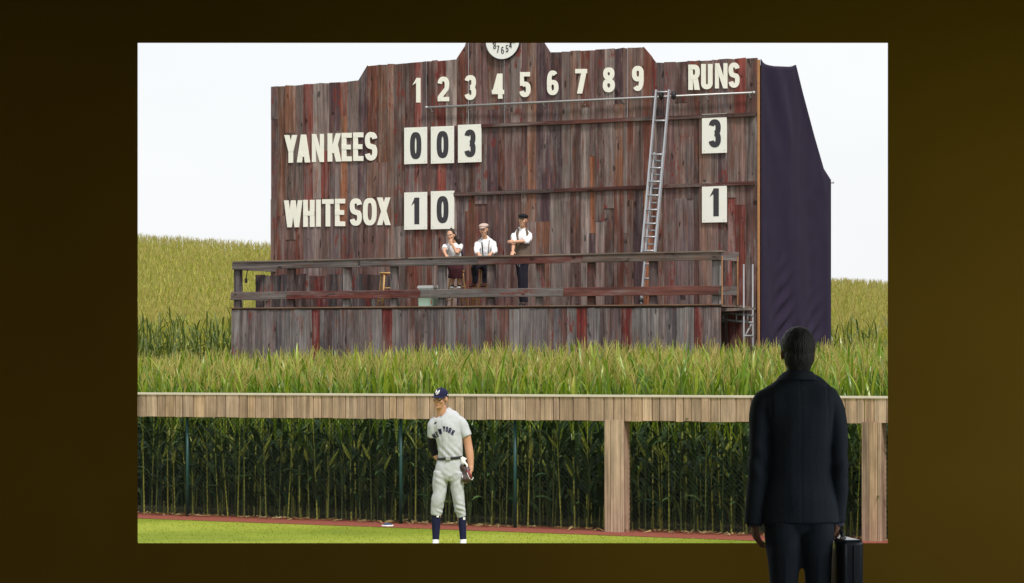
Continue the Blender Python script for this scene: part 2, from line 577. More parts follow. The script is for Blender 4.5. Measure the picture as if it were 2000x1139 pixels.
PAL = [(0.115, 0.078, 0.068), (0.085, 0.05, 0.045), (0.14, 0.112, 0.104), (0.105, 0.042, 0.03), (0.185, 0.16, 0.148),
       (0.13, 0.065, 0.042), (0.062, 0.04, 0.045), (0.15, 0.095, 0.075), (0.095, 0.06, 0.058), (0.17, 0.075, 0.04), (0.11, 0.085, 0.085), (0.12, 0.034, 0.028)]
PALW = [5, 4, 4, 4, 3.0, 4, 3, 3.5, 4, 1.6, 4, 1.8]
FPAL = [(0.11, 0.085, 0.085), (0.14, 0.12, 0.122), (0.18, 0.16, 0.158), (0.09, 0.062, 0.062), (0.1, 0.05, 0.043), (0.13, 0.1, 0.097), (0.08, 0.068, 0.075)]

def plank(name, x0, x1, z0a, z0b, z1a, z1b, y, th, col, mat, parent, ch=0.006):
    """Upright plank: front face at y-th, chamfered front edges, sloping ends allowed."""
    cx, zc = (x0+x1)/2, min(z0a, z0b)
    xs_ = [x0, x0, x0+ch, x1-ch, x1, x1]
    ys_ = [0, -th+ch, -th, -th, -th+ch, 0]
    vs = []
    for (za, zb) in ((z0a, z0b), (z1a, z1b)):
        for xx, yy in zip(xs_, ys_):
            k = (xx-x0)/(x1-x0)
            vs.append((xx-cx, yy, za+(zb-za)*k-zc))
    fs = [(i, (i+1) % 6, 6+(i+1) % 6, 6+i) for i in range(6)] + [(5, 4, 3, 2, 1, 0), (6, 7, 8, 9, 10, 11)]
    mb = MB(); mb.add(vs, fs)
    o = mb.build(name, mat, parent, (cx, y, zc))
    o.color = tuple(col) + (1,)
    return o

# stepped top outline, in photo pixels
TOP = [(530, 170), (700, 158), (718, 129), (893, 116), (938, 40), (985, 24), (1032, 34), (1075, 103), (1258, 92), (1283, 123), (1480, 113)]
TOPU = [(b2(x, y).x, b2(x, y).z) for x, y in TOP]
def topz(u):
    for (a, za), (c, zc) in zip(TOPU, TOPU[1:]):
        if a <= u <= c:
            return za + (zc-za)*(u-a)/(c-a)
    return TOPU[0][1] if u < TOPU[0][0] else TOPU[-1][1]
BW = TOPU[-1][0]
rnd = random.Random(21)
gaps = [b2(x, 200).x for x in (793, 834, 916, 985, 1226)]
u = 0.0
breaks = [p[0] for p in TOPU[1:-1]]
h1 = b2(1000, 378).z; h2 = b2(1000, 243).z
col_edges = [0.0]
while u < BW - 0.12:
    wd = rnd.choice([0.13, 0.16, 0.19, 0.2, 0.22, 0.24, 0.26])
    u2 = u + wd
    for g in gaps + [breaks[0], breaks[1], breaks[2], breaks[6], breaks[7], breaks[8]]:
        if u + 0.07 < g < u2 + 0.07: u2 = g
    if BW - u2 < 0.12: u2 = BW
    col_edges.append(u2); u = u2
for i, (ua, ub) in enumerate(zip(col_edges, col_edges[1:])):
    gl = 0.007 if any(abs(ua-g) < 1e-6 for g in gaps) else 0.0
    gr = 0.007 if any(abs(ub-g) < 1e-6 for g in gaps) else 0.0
    zt_a, zt_b = topz(ua+0.001), topz(ub-0.001)
    cuts = [0.0]
    lo = h1 + rnd.choice([-0.6, -0.35, -0.2, 0.0, 0.0, 0.0, 0.0, -0.85])
    if rnd.random() < 0.85: cuts.append(lo)
    if rnd.random() < 0.55: cuts.append(h2 + rnd.choice([0, 0, 0, -0.4, -0.7, 0.3]))
    cuts = sorted(c for c in cuts if c < min(zt_a, zt_b)-0.4)
    for k, z0 in enumerate(cuts):
        last = k == len(cuts)-1
        z1 = None if last else cuts[k+1]
        col = rnd.choices(PAL, PALW)[0]
        f = rnd.uniform(0.85, 1.5)
        col = (col[0]*f*1.06, col[1]*f*0.96, col[2]*f*0.95)
        dy = rnd.uniform(-0.014, 0.014) - 0.0015*k
        g0 = 0 if gl else -0.003; g1 = 0 if gr else -0.003
        upper = last
        plank('plank', ua+(gl if upper else 0)+g0*0, ub-(gr if upper else 0)+0.004*(0 if (upper and gr) else 1),
              z0, z0, (zt_a+rnd.uniform(-0.012, 0.012)) if last else z1+0.012, (zt_b+rnd.uniform(-0.012, 0.012)) if last else z1+0.012,
              dy, 0.03, col, M['board'], board)
# studs and girts behind the planks
for k in range(9):
    uu = 0.1 + (BW-0.2)*k/8 + 0.08
    if min(abs(uu-g) for g in gaps) < 0.1: uu += 0.22
    mb = MB(); mb.box(-0.04, 0.04, 0.0, 0.09, 0, topz(uu)-0.15)
    ob = mb.build('stud', M['board'], board, (uu, 0.016, 0)); ob.color = (0.12, 0.09, 0.07, 1)
# horizontal battens under the score rows
def batten(x0, y0, x1, y1, hpx=7, off=0.03, name='batten', col=(0.07, 0.042, 0.038)):
    p, q = b2(x0, y0, off), b2(x1, y1, off)
    h = hpx/98.0
    mb = MB()
    mb.bar((0, 0, 0), q-p, 0.05, h)
    ob = mb.build(name, M['beam'], board, p + Vector((0, -0.028, 0)))
    ob.color = tuple(col)+(1,)
def pieces(x0, y0, x1, y1, n, **kw):
    for k in range(n):
        a, c = k/n, (k+1)/n
        cc = rnd.choice([(0.07, 0.042, 0.038), (0.085, 0.06, 0.055), (0.09, 0.035, 0.03)])
        batten(x0+(x1-x0)*a, y0+(y1-y0)*a, x0+(x1-x0)*c-0.3, y0+(y1-y0)*c, col=cc, **kw)
pieces(942, 246, 1476, 223.5, 3)
pieces(888, 380, 1476, 357.5, 3)
# raw edge of the right-hand corner
a = b2(1479, 115); z = a.z
mb = MB(); mb.box(0, 0.035, -0.035, 0.03, 0, z-0.02)
mb.build('corner_edge', M['edge'], board, (BW+0.006, 0, 0))
# pipe rail for the ladder
p, q = b2(833, 210, 0.13), b2(1472, 181, 0.13)
mb = MB(); mb.tube([p, q], 0.022, 8)
for e in (p, q): mb.ball(e, 0.035, 8)
pipe = mb.build('pipe_rail', M['galv'], board)
for x in (842, 918, 994, 1070, 1147, 1225, 1385, 1464):
    k = (x-833)/(1472-833)
    c0 = p.lerp(q, k)
    mb = MB(); mb.tube([c0, c0+Vector((0, 0.02, -0.09))], 0.012, 6); mb.tube([c0+Vector((0, 0.02, -0.085)), c0+Vector((0, 0.105, -0.085))], 0.012, 6)
    mb.build('bracket', M['galv'], pipe)
# ------------------------------------------------------------------ lettering: condensed bold strokes
def ell(cx, cy, rx, ry, a0, a1, n=14, pw=0.8):
    out = []
    for i in range(n+1):
        a = R(a0 + (a1-a0)*i/n)
        c, s = math.cos(a), math.sin(a)
        out.append((cx + rx*math.copysign(abs(c)**pw, c), cy + ry*math.copysign(abs(s)**pw, s)))
    return out

def glyph(ch, W, t):
    """Strokes of a character of height 1 and width W; ('q', 4 corners) or ('s', skeleton, closed)."""
    h = t/2; cx = W/2; rx = W/2-h
    q, s = [], []
    tv = t*0.92
    uy, ly, ry = 0.75-t/4, 0.25+t/4, 0.25-t/4
    def rect(x0, x1, y0, y1): q.append([(x0,y0),(x1,y0),(x1,y1),(x0,y1)])
    def dg(xb, xt, y0, y1, th): q.append([(xb,y0),(xb+th,y0),(xt+th,y1),(xt,y1)])
    td = t*1.12
    if ch == 'Y':
        rect(cx-h, cx+h, 0, 0.45); dg(cx-h, 0, 0.40, 1, td*0.95); dg(cx+h-td*0.95, W-td, 0.40, 1, td)
    elif ch == 'A':
        dg(0, cx-td/2, 0, 1, td); dg(W-td, cx-td/2, 0, 1, td); rect(W*0.25, W*0.75, 0.2, 0.2+tv*0.9)
    elif ch == 'N':
        t *= 0.85; rect(0, t, 0, 1); rect(W-t, W, 0, 1); dg(W-t*1.05, 0.0, 0, 1, t*1.05)
    elif ch == 'K':
        rect(0, t, 0, 1); dg(t*0.6, W-td*1.05, 0.30, 1, td); dg(W-td*1.02, W*0.36, 0, 0.58, td)
    elif ch == 'E':
        rect(0, t, 0, 1); rect(0, W, 0, tv); rect(0, W, 1-tv, 1); rect(0, W*0.9, 0.5-tv/2, 0.5+tv/2)
    elif ch == 'H':
        rect(0, t, 0, 1); rect(W-t, W, 0, 1); rect(0, W, 0.5-tv/2, 0.5+tv/2)
    elif ch == 'I':
        rect(cx-h, cx+h, 0, 1)
    elif ch == 'T':
        rect(cx-h, cx+h, 0, 1); rect(0, W, 1-tv, 1)
    elif ch == 'X':
        dg(0, W-td, 0, 1, td); dg(W-td, 0, 0, 1, td)
    elif ch == 'W':
        d = t*1.0
        dg(W*0.18, 0, 0, 1, d); dg(W*0.18, W*0.5-d/2, 0, 1, d); dg(W*0.82-d, W*0.5-d/2, 0, 1, d); dg(W*0.82-d, W-d, 0, 1, d)
    elif ch == 'S':
        s.append((ell(cx, uy, rx, ry, 12, 250) + ell(cx, ly, rx, ry, 70, -168)[1:], False))
    elif ch in 'O0':
        s.append((ell(cx, 0.5, rx, 0.5-h, 0, 360, 28, 0.72)[:-1], True))
    elif ch == 'R':
        rect(0, t, 0, 1)
        s.append(([(h, 1-h), (cx, 1-h)] + ell(cx, 0.75-t/4, rx, 0.25-t/4, 80, -80, 10) + [(cx, 0.5), (h, 0.5)], False))
        dg(W-td, W*0.38, 0, 0.48, td)
    elif ch == 'U':
        s.append(([(h, 1)] + [(h, 0.4)] + ell(cx, rx*1.05+h, rx, rx*1.05, 180, 360, 12) + [(W-h, 0.4), (W-h, 1)], False))
    elif ch == '1':
        rect(W-t*1.05, W, 0, 1); q.append([(0, 0.70), (W-t*0.6, 0.86), (W-t*0.4, 1.0), (W-t*0.95, 1.0)]); 
    elif ch == '2':
        s.append((ell(cx, 1-h-0.25, rx, 0.25, 170, -35, 14) + [(h*1.15, t*0.9), (h*1.1, t*0.3)], False)); rect(0, W, 0, tv)
    elif ch == '3':
        s.append((ell(cx, uy, rx*0.97, ry, 165, -90), False)); s.append((ell(cx, ly, rx, ry, 90, -165), False))
    elif ch == '4':
        rect(W*0.86-t, W*0.86, 0, 1); rect(0, W, 0.18, 0.18+tv); dg(0, W*0.86-td*1.05, 0.2, 1, td*0.95)
    elif ch == '5':
        rect(W*0.06, W*0.95, 1-tv, 1); rect(W*0.06, W*0.06+tv*0.95, 0.45, 1)
        s.append((ell(cx, 0.31, rx, 0.31-h, 140, -165, 16), False))
    elif ch in '69':
        a = ell(cx, 0.31, rx, 0.31-h, 0, 360, 24)[:-1]
        b = ell(cx, 0.5, rx, 0.5-h, 195, 50, 12)
        if ch == '9':
            a = [(W-x, 1-y) for x, y in a]; b = [(W-x, 1-y) for x, y in b]
        s.append((a, True)); s.append((b, False))
    elif ch == '7':
        rect(0, W, 1-tv, 1); dg(W*0.16, W-td*1.05, 0, 0.99, td*1.05)
    elif ch == '8':
        s.append((ell(cx, 0.745, rx*0.9, 0.255-h, 0, 360, 22)[:-1], True)); s.append((ell(cx, 0.275, rx, 0.275-h, 0, 360, 22)[:-1], True))
    return q, s

def stroke_strip(pts, t, closed):
    """Left and right edges of a stroke of width t."""
    n = len(pts)
    Ls, Rs = [], []
    for i in range(n):
        p = Vector(pts[i])
        a = Vector(pts[(i-1) % n]) if (closed or i > 0) else None
        b = Vector(pts[(i+1) % n]) if (closed or i < n-1) else None
        d1 = (p-a) if a is not None else (b-p)
        d2 = (b-p) if b is not None else (p-a)
        if d1.length < 1e-6: d1 = d2
        if d2.length < 1e-6: d2 = d1
        d1.normalize(); d2.normalize()
        n1, n2 = Vector((-d1.y, d1.x)), Vector((-d2.y, d2.x))
        m = n1+n2
        if m.length < 0.3: m = n1
        m.normalize()
        k = (t/2)/max(0.55, m.dot(n1))
        Ls.append(p + m*k); Rs.append(p - m*k)
    return Ls, Rs

def glyph_mb(ch, x0, y0, sx, sy, W, t, depth, y=0.0):
    """Extruded character; x = x0+gx*sx, z = y0+gy*sy, front at -y-depth. Overlapping strokes get slightly different depths."""
    q, s = glyph(ch, W, t)
    mb = MB()
    k = 0
    def T(p, d): return (x0+p[0]*sx, -y-d, y0+p[1]*sy)
    for quad in q:
        d = depth + 0.0016*k; k += 1
        vs = [T(p, d) for p in quad] + [T(p, 0) for p in quad]
        mb.add(vs, [(0,1,2,3),(7,6,5,4),(0,4,5,1),(1,5,6,2),(2,6,7,3),(3,7,4,0)])
    for pts, closed in s:
        d = depth + 0.0016*k; k += 1
        Ls, Rs = stroke_strip(pts, t, closed)
        n = len(pts)
        vs = [T(p, d) for p in Ls] + [T(p, d) for p in Rs] + [T(p, 0) for p in Ls] + [T(p, 0) for p in Rs]
        fs = []
        for i in range(n if closed else n-1):
            j = (i+1) % n
            fs += [(i, n+i, n+j, j), (2*n+j, 3*n+j, 3*n+i, 2*n+i), (i, j, 2*n+j, 2*n+i), (n+j, n+i, 3*n+i, 3*n+j)]
        if not closed:
            fs += [(0, 2*n, 3*n, n), (n-1, 2*n-1, 4*n-1, 3*n-1)]
        mb.add(vs, fs)
    return mb

def letter_on_board(ch, x0, x1, yt, yb, parent, name, mat, t, off=0.035, depth=0.018, origin=None):
    a = b2(x0, yb, off); c = b2(x1, yb, off); e = b2((x0+x1)/2, yt, off); g = b2((x0+x1)/2, yb, off)
    H = e.z-g.z
    W = (c.x-a.x)/H
    mb = glyph_mb(ch, 0, 0, H, H, W, t, depth)
    slope = (c.z-a.z)/(c.x-a.x)
    mb.v = [(v[0], v[1], v[2]+slope*v[0]) for v in mb.v]
    base = a if origin is None else a-origin
    return mb.build(name, mat, parent, base)

def team(word, spans, yt0, yt1, yb0, yb1, t):
    x0, x1 = spans[0][0], spans[-1][1]
    for ch, (a, c) in zip(word, spans):
        k = ((a+c)/2-x0)/(x1-x0)
        letter_on_board(ch, a, c, yt0+(yt1-yt0)*k, yb0+(yb1-yb0)*k, board, 'letter', M['paint'], t)
team('YANKEES', [(556,581),(580.5,606),(610,633),(640.5,667),(668,687.5),(690.5,710),(713.5,737)], 264.5, 257.5, 318.5, 313.5, 0.185)
team('WHITESOX', [(555.5,591),(593,614.5),(617.5,627.5),(630,652),(655,674.5),(684,707),(709.5,736),(737,763)], 392, 385.5, 444.5, 439.5, 0.185)
team('RUNS', [(1345,1367),(1370,1392),(1397,1421),(1423.5,1445)], 127, 122, 176.5, 171, 0.19)
NUM = [(806,822,152.5,200.5),(855.5,877.5,150,198),(908,930,147,195.5),(961.5,985,144,193),(1015,1036.5,141,190),(1069,1091,138,186),(1124,1147,135,183),(1178,1201,132,180.5),(1235,1257.5,129,178)]
for i, (a, c, t0, b0) in enumerate(NUM):
    letter_on_board(str(i+1), a, c, t0, b0, board, 'numeral', M['paint'], 0.19)

# ------------------------------------------------------------------ hung score cards
def card(ch, box, dig, label):
    (x0, y0, x1, y1) = box
    a, c = b2(x0, y1, 0.07), b2(x1, y0, 0.07)
    root = empty('score_card', b_world(a), -BTH)
    tag(root, label, 'number card', 'white number cards hung on the scoreboard')
    W_, H_ = c.x-a.x, c.z-a.z
    mb = MB(); ch_ = 0.006
    mb.box(0, W_, -0.012, 0.012, 0, H_)
    mb.build('panel', M['card'], root)
    mb = MB()
    for px_, pz_ in ((0.05, 0.05), (W_-0.05, 0.05), (0.05, H_-0.05), (W_-0.05, H_-0.05)):
        mb.tube([(px_, -0.012, pz_), (px_, -0.018, pz_)], 0.007, 6)
    mb.build('screw', M['galv'], root)
    letter_on_board(ch, dig[0], dig[1], dig[2], dig[3], root, 'numeral', M['ink'], 0.2, off=0.0825, depth=0.003, origin=a)
card('0', (790,248,834,321), (801,823,258,311), 'white card with dark 0 under inning numeral 1, directly above the 1 card')
card('0', (842,246,886.5,320), (853,876,256,309), 'white card with dark 0 hung between a 0 card and a 3 card')
card('3', (895,242.5,940,318), (907,929,253,307), 'white card with dark 3 beside two 0 cards, under inning numeral 3')
card('1', (790,375,834,449), (803.5,819,386,438), 'white card with dark 1 beside a 0 card, after the lower team name')
card('0', (842,372.5,887,448), (853,876,383,436), 'white card with dark 0 beside the 1 card, above the woman at the rail')
card('3', (1371.5,221.5,1419.5,300), (1384,1408,233,288), 'white card with dark 3 hung right of the ladder, above the 1 card')
card('1', (1371.5,356,1419.5,435), (1386,1404,368,422.5), 'white card with dark 1 hung right of the ladder, below the 3 card')

# ------------------------------------------------------------------ clock at the peak
cc = b2(983, 78.6, 0.05)
r_c = 38.4/96.5
clock = empty('wall_clock', b_world(cc), -BTH)
tag(clock, 'round white clock with black numerals at the peak of the scoreboard', 'clock')
mb = MB(); n = 40
ring = [(math.cos(2*math.pi*k/n), math.sin(2*math.pi*k/n)) for k in range(n)]
mb.add([(c*r_c*0.97, -0.03, s*r_c*0.97) for c, s in ring] + [(c*r_c*0.97, 0.02, s*r_c*0.97) for c, s in ring],
       [tuple(range(n))] + [(k, n+k, n+(k+1) % n, (k+1) % n) for k in range(n)])
mb.build('face', M['clockface'], clock)
mb = MB()
prof = [(0.965, -0.036), (1.0, -0.042), (1.015, -0.03), (1.015, 0.02), (0.965, 0.02)]
vs = [(c*r_c*a, y_, s*r_c*a) for a, y_ in prof for c, s in ring]
fs = [(i*n+k, i*n+(k+1) % n, ((i+1) % 5)*n+(k+1) % n, ((i+1) % 5)*n+k) for i in range(5) for k in range(n)]
mb.add(vs, fs); mb.build('rim', M['ink'], clock)
for hnum in range(1, 13):
    a = R(90-30*hnum)
    H = r_c*0.36; t_ = str(hnum); W = 0.42
    x = r_c*0.52*math.cos(a) - (len(t_)*W*H + (len(t_)-1)*0.06*H)/2
    z = r_c*0.52*math.sin(a) - H/2
    mb = MB()
    for ch in t_:
        g = glyph_mb(ch, x, z, H, H, W if ch != '1' else 0.3, 0.12, 0.004, 0.031); mb.add(g.v, g.f)
        x += H*(W+0.06)
    mb.build('numeral', M['ink'], clock)
for ang, ln, wd in ((40, 0.5, 0.03), (100, 0.75, 0.022)):
    a = R(90-ang)
    mb = MB(); mb.bar((0, -0.042, 0), (r_c*ln*math.cos(a), -0.042, r_c*ln*math.sin(a)), wd, 0.006, (0, 1, 0))
    mb.build('hand', M['ink'], clock)

# ------------------------------------------------------------------ black side cloth
corner = b_world((BW, 0, 0))
def side_hit(x, y):
    """Pixel -> (depth along the side wall, height)."""
    k = (x-CX)/F
    D = (k*corner.y - corner.x)/(-bw.x - k*(-bw.y))
    Y = corner.y + D*(-bw.y)
    return D, CZ-(y-YH)/F*Y
tp = [side_hit(x, y) for x, y in ((1481, 116), (1490, 125), (1505, 130), (1538, 131), (1548.5, 127), (1562, 182), (1585, 268), (1603, 330), (1617, 352))]
tp[0] = (0.0, tp[0][1])
DMAX = tp[-1][0]
def tarp_top(d):
    for (a, za), (c, zc) in zip(tp, tp[1:]):
        if a <= d <= c: return za+(zc-za)*(d-a)/(c-a)
    return tp[-1][1]
def tarp_fold(d, z):
    f = 0.025*math.sin(d*3.1+0.5*z) + 0.012*noise.noise(Vector((d*3, z*0.8, 2)))
    for (d0, z0, lz, amp) in ((1.25, 2.7, 1.1, 0.05), (2.95, 2.5, 0.8, 0.045)):
        e = math.exp(-((d-d0)/0.42)**2 - ((z-z0)/lz)**2)
        f += amp*e*math.sin((z - 0.55*d)*17.0 + 1.3*noise.noise(Vector((d, z*2, 7))))
    e = math.exp(-((d-1.0)/0.8)**2 - ((z-7.2)/0.9)**2)
    f += 0.03*e*math.sin((d+0.6*z)*6)
    f += 0.006*math.sin(z*9+d*2)*noise.noise(Vector((d*1.3, z*1.3, 4)))
    return f*max(0, min(1, d/0.15, (DMAX-d)/0.25, (tarp_top(d)-z)/0.35 if d > 1.9 else 1))
M['tarp'] = simple('black_mesh_cloth', (0.019, 0.0125, 0.031), 0.8, var=0.25, scale=3, bump=0.15, bscale=200, spec=0.15)
nd, nz_ = 64, 110
V, Q = [], []
for layer in (0, 1):
    for j in range(nz_+1):
        for i in range(nd+1):
            d = DMAX*i/nd; zt = tarp_top(d); z = zt*(j/nz_)
            V.append((BW+0.07+tarp_fold(d, z)-0.012*layer, d, z))
S1 = (nd+1)*(nz_+1)
for j in range(nz_):
    for i in range(nd):
        a = j*(nd+1)+i
        Q.append((a, a+1, a+nd+2, a+nd+1)); Q.append((S1+a+nd+1, S1+a+nd+2, S1+a+1, S1+a))
for i in range(nd):
    a = nz_*(nd+1)+i
    Q.append((a, a+1, S1+a+1, S1+a))
for j in range(nz_):
    a = j*(nd+1)+nd
    Q.append((a+nd+1, a, S1+a, S1+a+nd+1))
tarp = empty('side_cover', B0, -BTH)
tag(tarp, 'black cloth cover wrapped over the right-hand side of the scoreboard', 'cloth cover')
link(bpy.data.objects.new('cloth', np_mesh('cloth', V, Q, None, [M['tarp']], True)), tarp)
for d, h in ((1.95, tarp_top(1.95)+0.02), (3.9, tarp_top(3.9)-0.1)):
    mb = MB(); mb.tube([(BW-0.05, d, 0), (BW-0.05, d, h)], 0.024, 8); mb.build('pole', M['galv'], tarp)
mb = MB(); mb.tube([(BW-0.1, DMAX-0.02, tp[-1][1]-0.05), (BW+0.13, DMAX+0.02, tp[-1][1]-0.05)], 0.02, 8); mb.build('pole', M['galv'], tarp)
mb = MB(); mb.tube([(BW-0.02, 0.1, tarp_top(0.1)-0.1), (BW-0.02, 1.95, tarp_top(1.92)-0.05), (BW-0.02, 3.6, tarp_top(3.6)-0.12)], 0.024, 8); mb.build('brace', M['galv'], tarp)

# ------------------------------------------------------------------ platform with railing
DW = 1.6
plat = empty('viewing_platform', B0, -BTH)
tag(plat, 'barn-board viewing platform with two-rail balustrade in front of the scoreboard', 'platform')
U0, U1 = b2(453, 600, DW).x, b2(1408, 600, DW).x
DECKZ = b2(930, 599, DW).z
rnd = random.Random(5)
u = U0
red_at = [b2(x, 640, DW).x for x in (620, 765, 1138, 1215, 1370)]
while u < U1-0.05:
    wd = rnd.choice([0.12, 0.15, 0.17, 0.19, 0.21, 0.23])
    u2 = min(U1, u+wd)
    if U1-u2 < 0.1: u2 = U1
    col = rnd.choice(FPAL)
    f = rnd.uniform(0.85, 1.2)
    col = tuple(c*f for c in col)
    if any(u <= r_ < u2 for r_ in red_at): col = (0.12, 0.022, 0.02)
    zt = b2(453+(1408-453)*(u-U0)/(U1-U0), 604-6*(u-U0)/(U1-U0), DW).z
    plank('plank', u, u2+0.003, 0, 0, zt-0.02+rnd.uniform(-0.012, 0.006), zt-0.02+rnd.uniform(-0.012, 0.006), -DW+rnd.uniform(-0.01, 0.006), 0.03, col, M['board'], plat)
    u = u2
# deck boards
nb = 9
for k in range(nb):
    y0 = -DW+0.01 + (DW-0.06)*k/nb
    mb = MB(); mb.box(U0-0.01, U1+0.01, 0, (DW-0.06)/nb-0.008, -0.035, 0)
    ob = mb.build('deck_board', M['beam'], plat, (0, y0, DECKZ+rnd.uniform(-0.003, 0.003))); ob.color = (0.16, 0.1, 0.07, 1)
mb = MB(); mb.box(U0-0.02, U1+0.02, -0.055, 0.02, -0.018, 0.004)
ob = mb.build('edge_board', M['beam'], plat, (0, -DW, DECKZ+0.012)); ob.color = (0.19, 0.11, 0.07, 1)

def beam(x0, yt0, yb0, x1, yt1, yb1, col, off=DW+0.005, th=0.05, cut=0.0):
    a, c = b2(x0, (yt0+yb0)/2, off), b2(x1, (yt1+yb1)/2, off)
    h = ((b2(x0, yt0, off).z-b2(x0, yb0, off).z)+(b2(x1, yt1, off).z-b2(x1, yb1, off).z))/2
    L_ = (c-a).length
    mb = MB()
    ch_ = 0.006
    d = (c-a)
    vs = []
    for e, sk in ((0.0, cut), (1.0, cut)):
        p = d*e
        for yy, zz in ((0.0, -h/2), (-th+ch_, -h/2), (-th, -h/2+ch_), (-th, h/2-ch_), (-th+ch_, h/2), (0.0, h/2)):
            vs.append((p.x+sk*(zz/h), yy, p.z+zz))
    fs = [(i, (i+1) % 6, 6+(i+1) % 6, 6+i) for i in range(6)] + [(5,4,3,2,1,0), (6,7,8,9,10,11)]
    mb.add(vs, fs)
    ob = mb.build('rail', M['beam'], plat, a)
    ob.color = tuple(col)+(1,)
    return ob
def lin(x, x0, y0, x1, y1): return y0+(y1-y0)*(x-x0)/(x1-x0)
def top_rail(xa, xb, col, **k):
    beam(xa, lin(xa, 456, 512, 1405, 491), lin(xa, 456, 527, 1405, 508), xb, lin(xb, 456, 512, 1405, 491), lin(xb, 456, 527, 1405, 508), col, **k)
def mid_rail(xa, xb, col, **k):
    beam(xa, lin(xa, 453, 571, 1405, 558), lin(xa, 453, 586, 1405, 576), xb, lin(xb, 453, 571, 1405, 558), lin(xb, 453, 586, 1405, 576), col, **k)
GR = (0.13, 0.108, 0.105); GR2 = (0.15, 0.13, 0.125); RD = (0.12, 0.033, 0.028); BR = (0.11, 0.08, 0.066)
for xa, xb, col in ((456, 705, GR), (705.4, 935, (0.12, 0.1, 0.1)), (935.4, 1140, (0.12, 0.04, 0.034)), (1140.4, 1406, BR)): top_rail(xa, xb, col)
for xa, xb, col in ((453, 562, GR), (562.4, 823, RD), (823.4, 1102, GR2), (1102.4, 1406, (0.14, 0.055, 0.045))): mid_rail(xa, xb, col, cut=0.02)
# a flat cap board on the top rail
a, c = b2(455, 512, DW+0.07), b2(1410, 491, DW+0.07)
mb = MB(); d = c-a
vs = [(0, 0, 0), (0, 0.16, 0), (0, 0.16, 0.03), (0, 0, 0.03)]
mb.add([Vector(v) for v in vs]+[Vector(v)+d for v in vs], [(0,3,2,1),(4,5,6,7),(0,1,5,4),(1,2,6,5),(2,3,7,6),(3,0,4,7)])
ob = mb.build('cap_rail', M['beam'], plat, a+Vector((0, 0, -0.012))); ob.color = (0.19, 0.14, 0.11, 1)
RAILZ = lambda x: b2(x, lin(x, 456, 512, 1405, 491), DW).z + 0.02
# posts
for xp in (465.5, 570, 679, 771, 864.5, 960, 1055, 1156, 1276.5, 1400):
    a = b2(xp, 600, DW-0.06)
    zt = b2(xp, lin(xp, 456, 514, 1405, 493), DW).z
    mb = MB(); mb.box(-0.075, 0.075, 0.0, 0.10, 0, zt-DECKZ-0.03)
    ob = mb.build('post', M['board'], plat, (a.x, -DW+0.006, DECKZ)); ob.color = rnd.choice(FPAL)+(1,)
# short return of the balustrade on the right, long one on the left
ur = b2(1403, 600, DW).x
zt, zm = b2(1403, 499, DW).z, b2(1403, 567, DW).z
for z, nm in ((zt, 'rail'), (zm, 'rail')):
    mb = MB(); mb.box(0, 0.86, -0.03, 0.03, -0.085, 0.085)
    ob = mb.build(nm, M['beam'], plat, (ur+0.06, -DW-0.045, z)); ob.color = GR+(1,); ob.rotation_euler = (0, 0, R(90))
mb = MB(); mb.box(-0.075, 0.02, 0.0, 0.10, 0, zt-DECKZ-0.09)
ob = mb.build('post', M['board'], plat, (ur+0.05, -DW+0.74, DECKZ)); ob.color = (0.1, 0.07, 0.06, 1)
for yy in (-DW-0.057, -DW+0.732):
    mb = MB(); mb.box(0.0, 0.016, -0.01, 0.01, 0.0, zt-DECKZ-0.02); mb.build('edge_strip', M['edge'], plat, (ur+0.092, yy, DECKZ+0.01))
ul = b2(460, 600, DW).x
for z in (b2(460, 521, DW).z, b2(460, 579, DW).z):
    mb = MB(); mb.box(0, DW-0.02, -0.03, 0.03, -0.07, 0.07)
    ob = mb.build('rail', M['beam'], plat, (ul+0.0, -DW+0.01, z)); ob.color = GR+(1,); ob.rotation_euler = (0, 0, R(90))
# low plank screen at the back left of the platform
rx = 500
while rx < 756:
    wd = rnd.choice([16, 18, 20, 22])
    a, c = b2(rx, 537, 0.3), b2(rx+wd, 537, 0.3)
    col = rnd.choice([(0.045, 0.036, 0.04), (0.055, 0.035, 0.034), (0.06, 0.05, 0.054), (0.05, 0.04, 0.045), (0.07, 0.05, 0.05)]) if abs(rx-620) > 10 else (0.1, 0.02, 0.02)
    zt_ = a.z + rnd.uniform(-0.03, 0.02)
    plank('plank', a.x, c.x-0.004, DECKZ+0.004, DECKZ+0.004, zt_, zt_, -0.3+rnd.uniform(-0.008, 0.008), 0.03, col, M['board'], plat)
    rx += wd
# scaffold under and beside the right end of the platform
scaf = empty('scaffold', b_world((U1, -0.9, 0)), -BTH)
tag(scaf, 'galvanised scaffold frame at the open right end of the platform', 'scaffold')
def sc_tube(pts, r=0.018, name='tube'):
    mb = MB(); mb.tube(pts, r, 8); mb.build(name, M['scaf'], scaf)
o_s = Vector((U1, -0.9, 0))
def sp_(x, y, off): return b2(x, y, off)-o_s
for x, off, yt in ((1452.5, 0.95, 516), (1470, 0.55, 516)):
    a = sp_(x, 600, off); zt_ = sp_(x, yt, off).z
    sc_tube([(a.x, a.y, 0), (a.x, a.y, zt_)], name='standard')
for y in (612, 626):
    a, c = sp_(1400, y-3, 0.9), sp_(1471, y+5, 0.75)
    sc_tube([a, c], 0.022, 'ledger')
for x in (1412, 1438, 1460):
    sc_tube([sp_(x, 611, 0.87), sp_(x, 630, 0.87)], 0.016, 'strut')
sc_tube([sp_(1453, 660, 0.9), sp_(1470, 628, 0.6)], 0.018, 'brace')
sc_tube([sp_(1453, 656, 0.93), sp_(1470, 656, 0.57)], 0.018, 'brace')
mb = MB(); a, c = sp_(1408, 600, 1.2), sp_(1468, 597, 0.7)
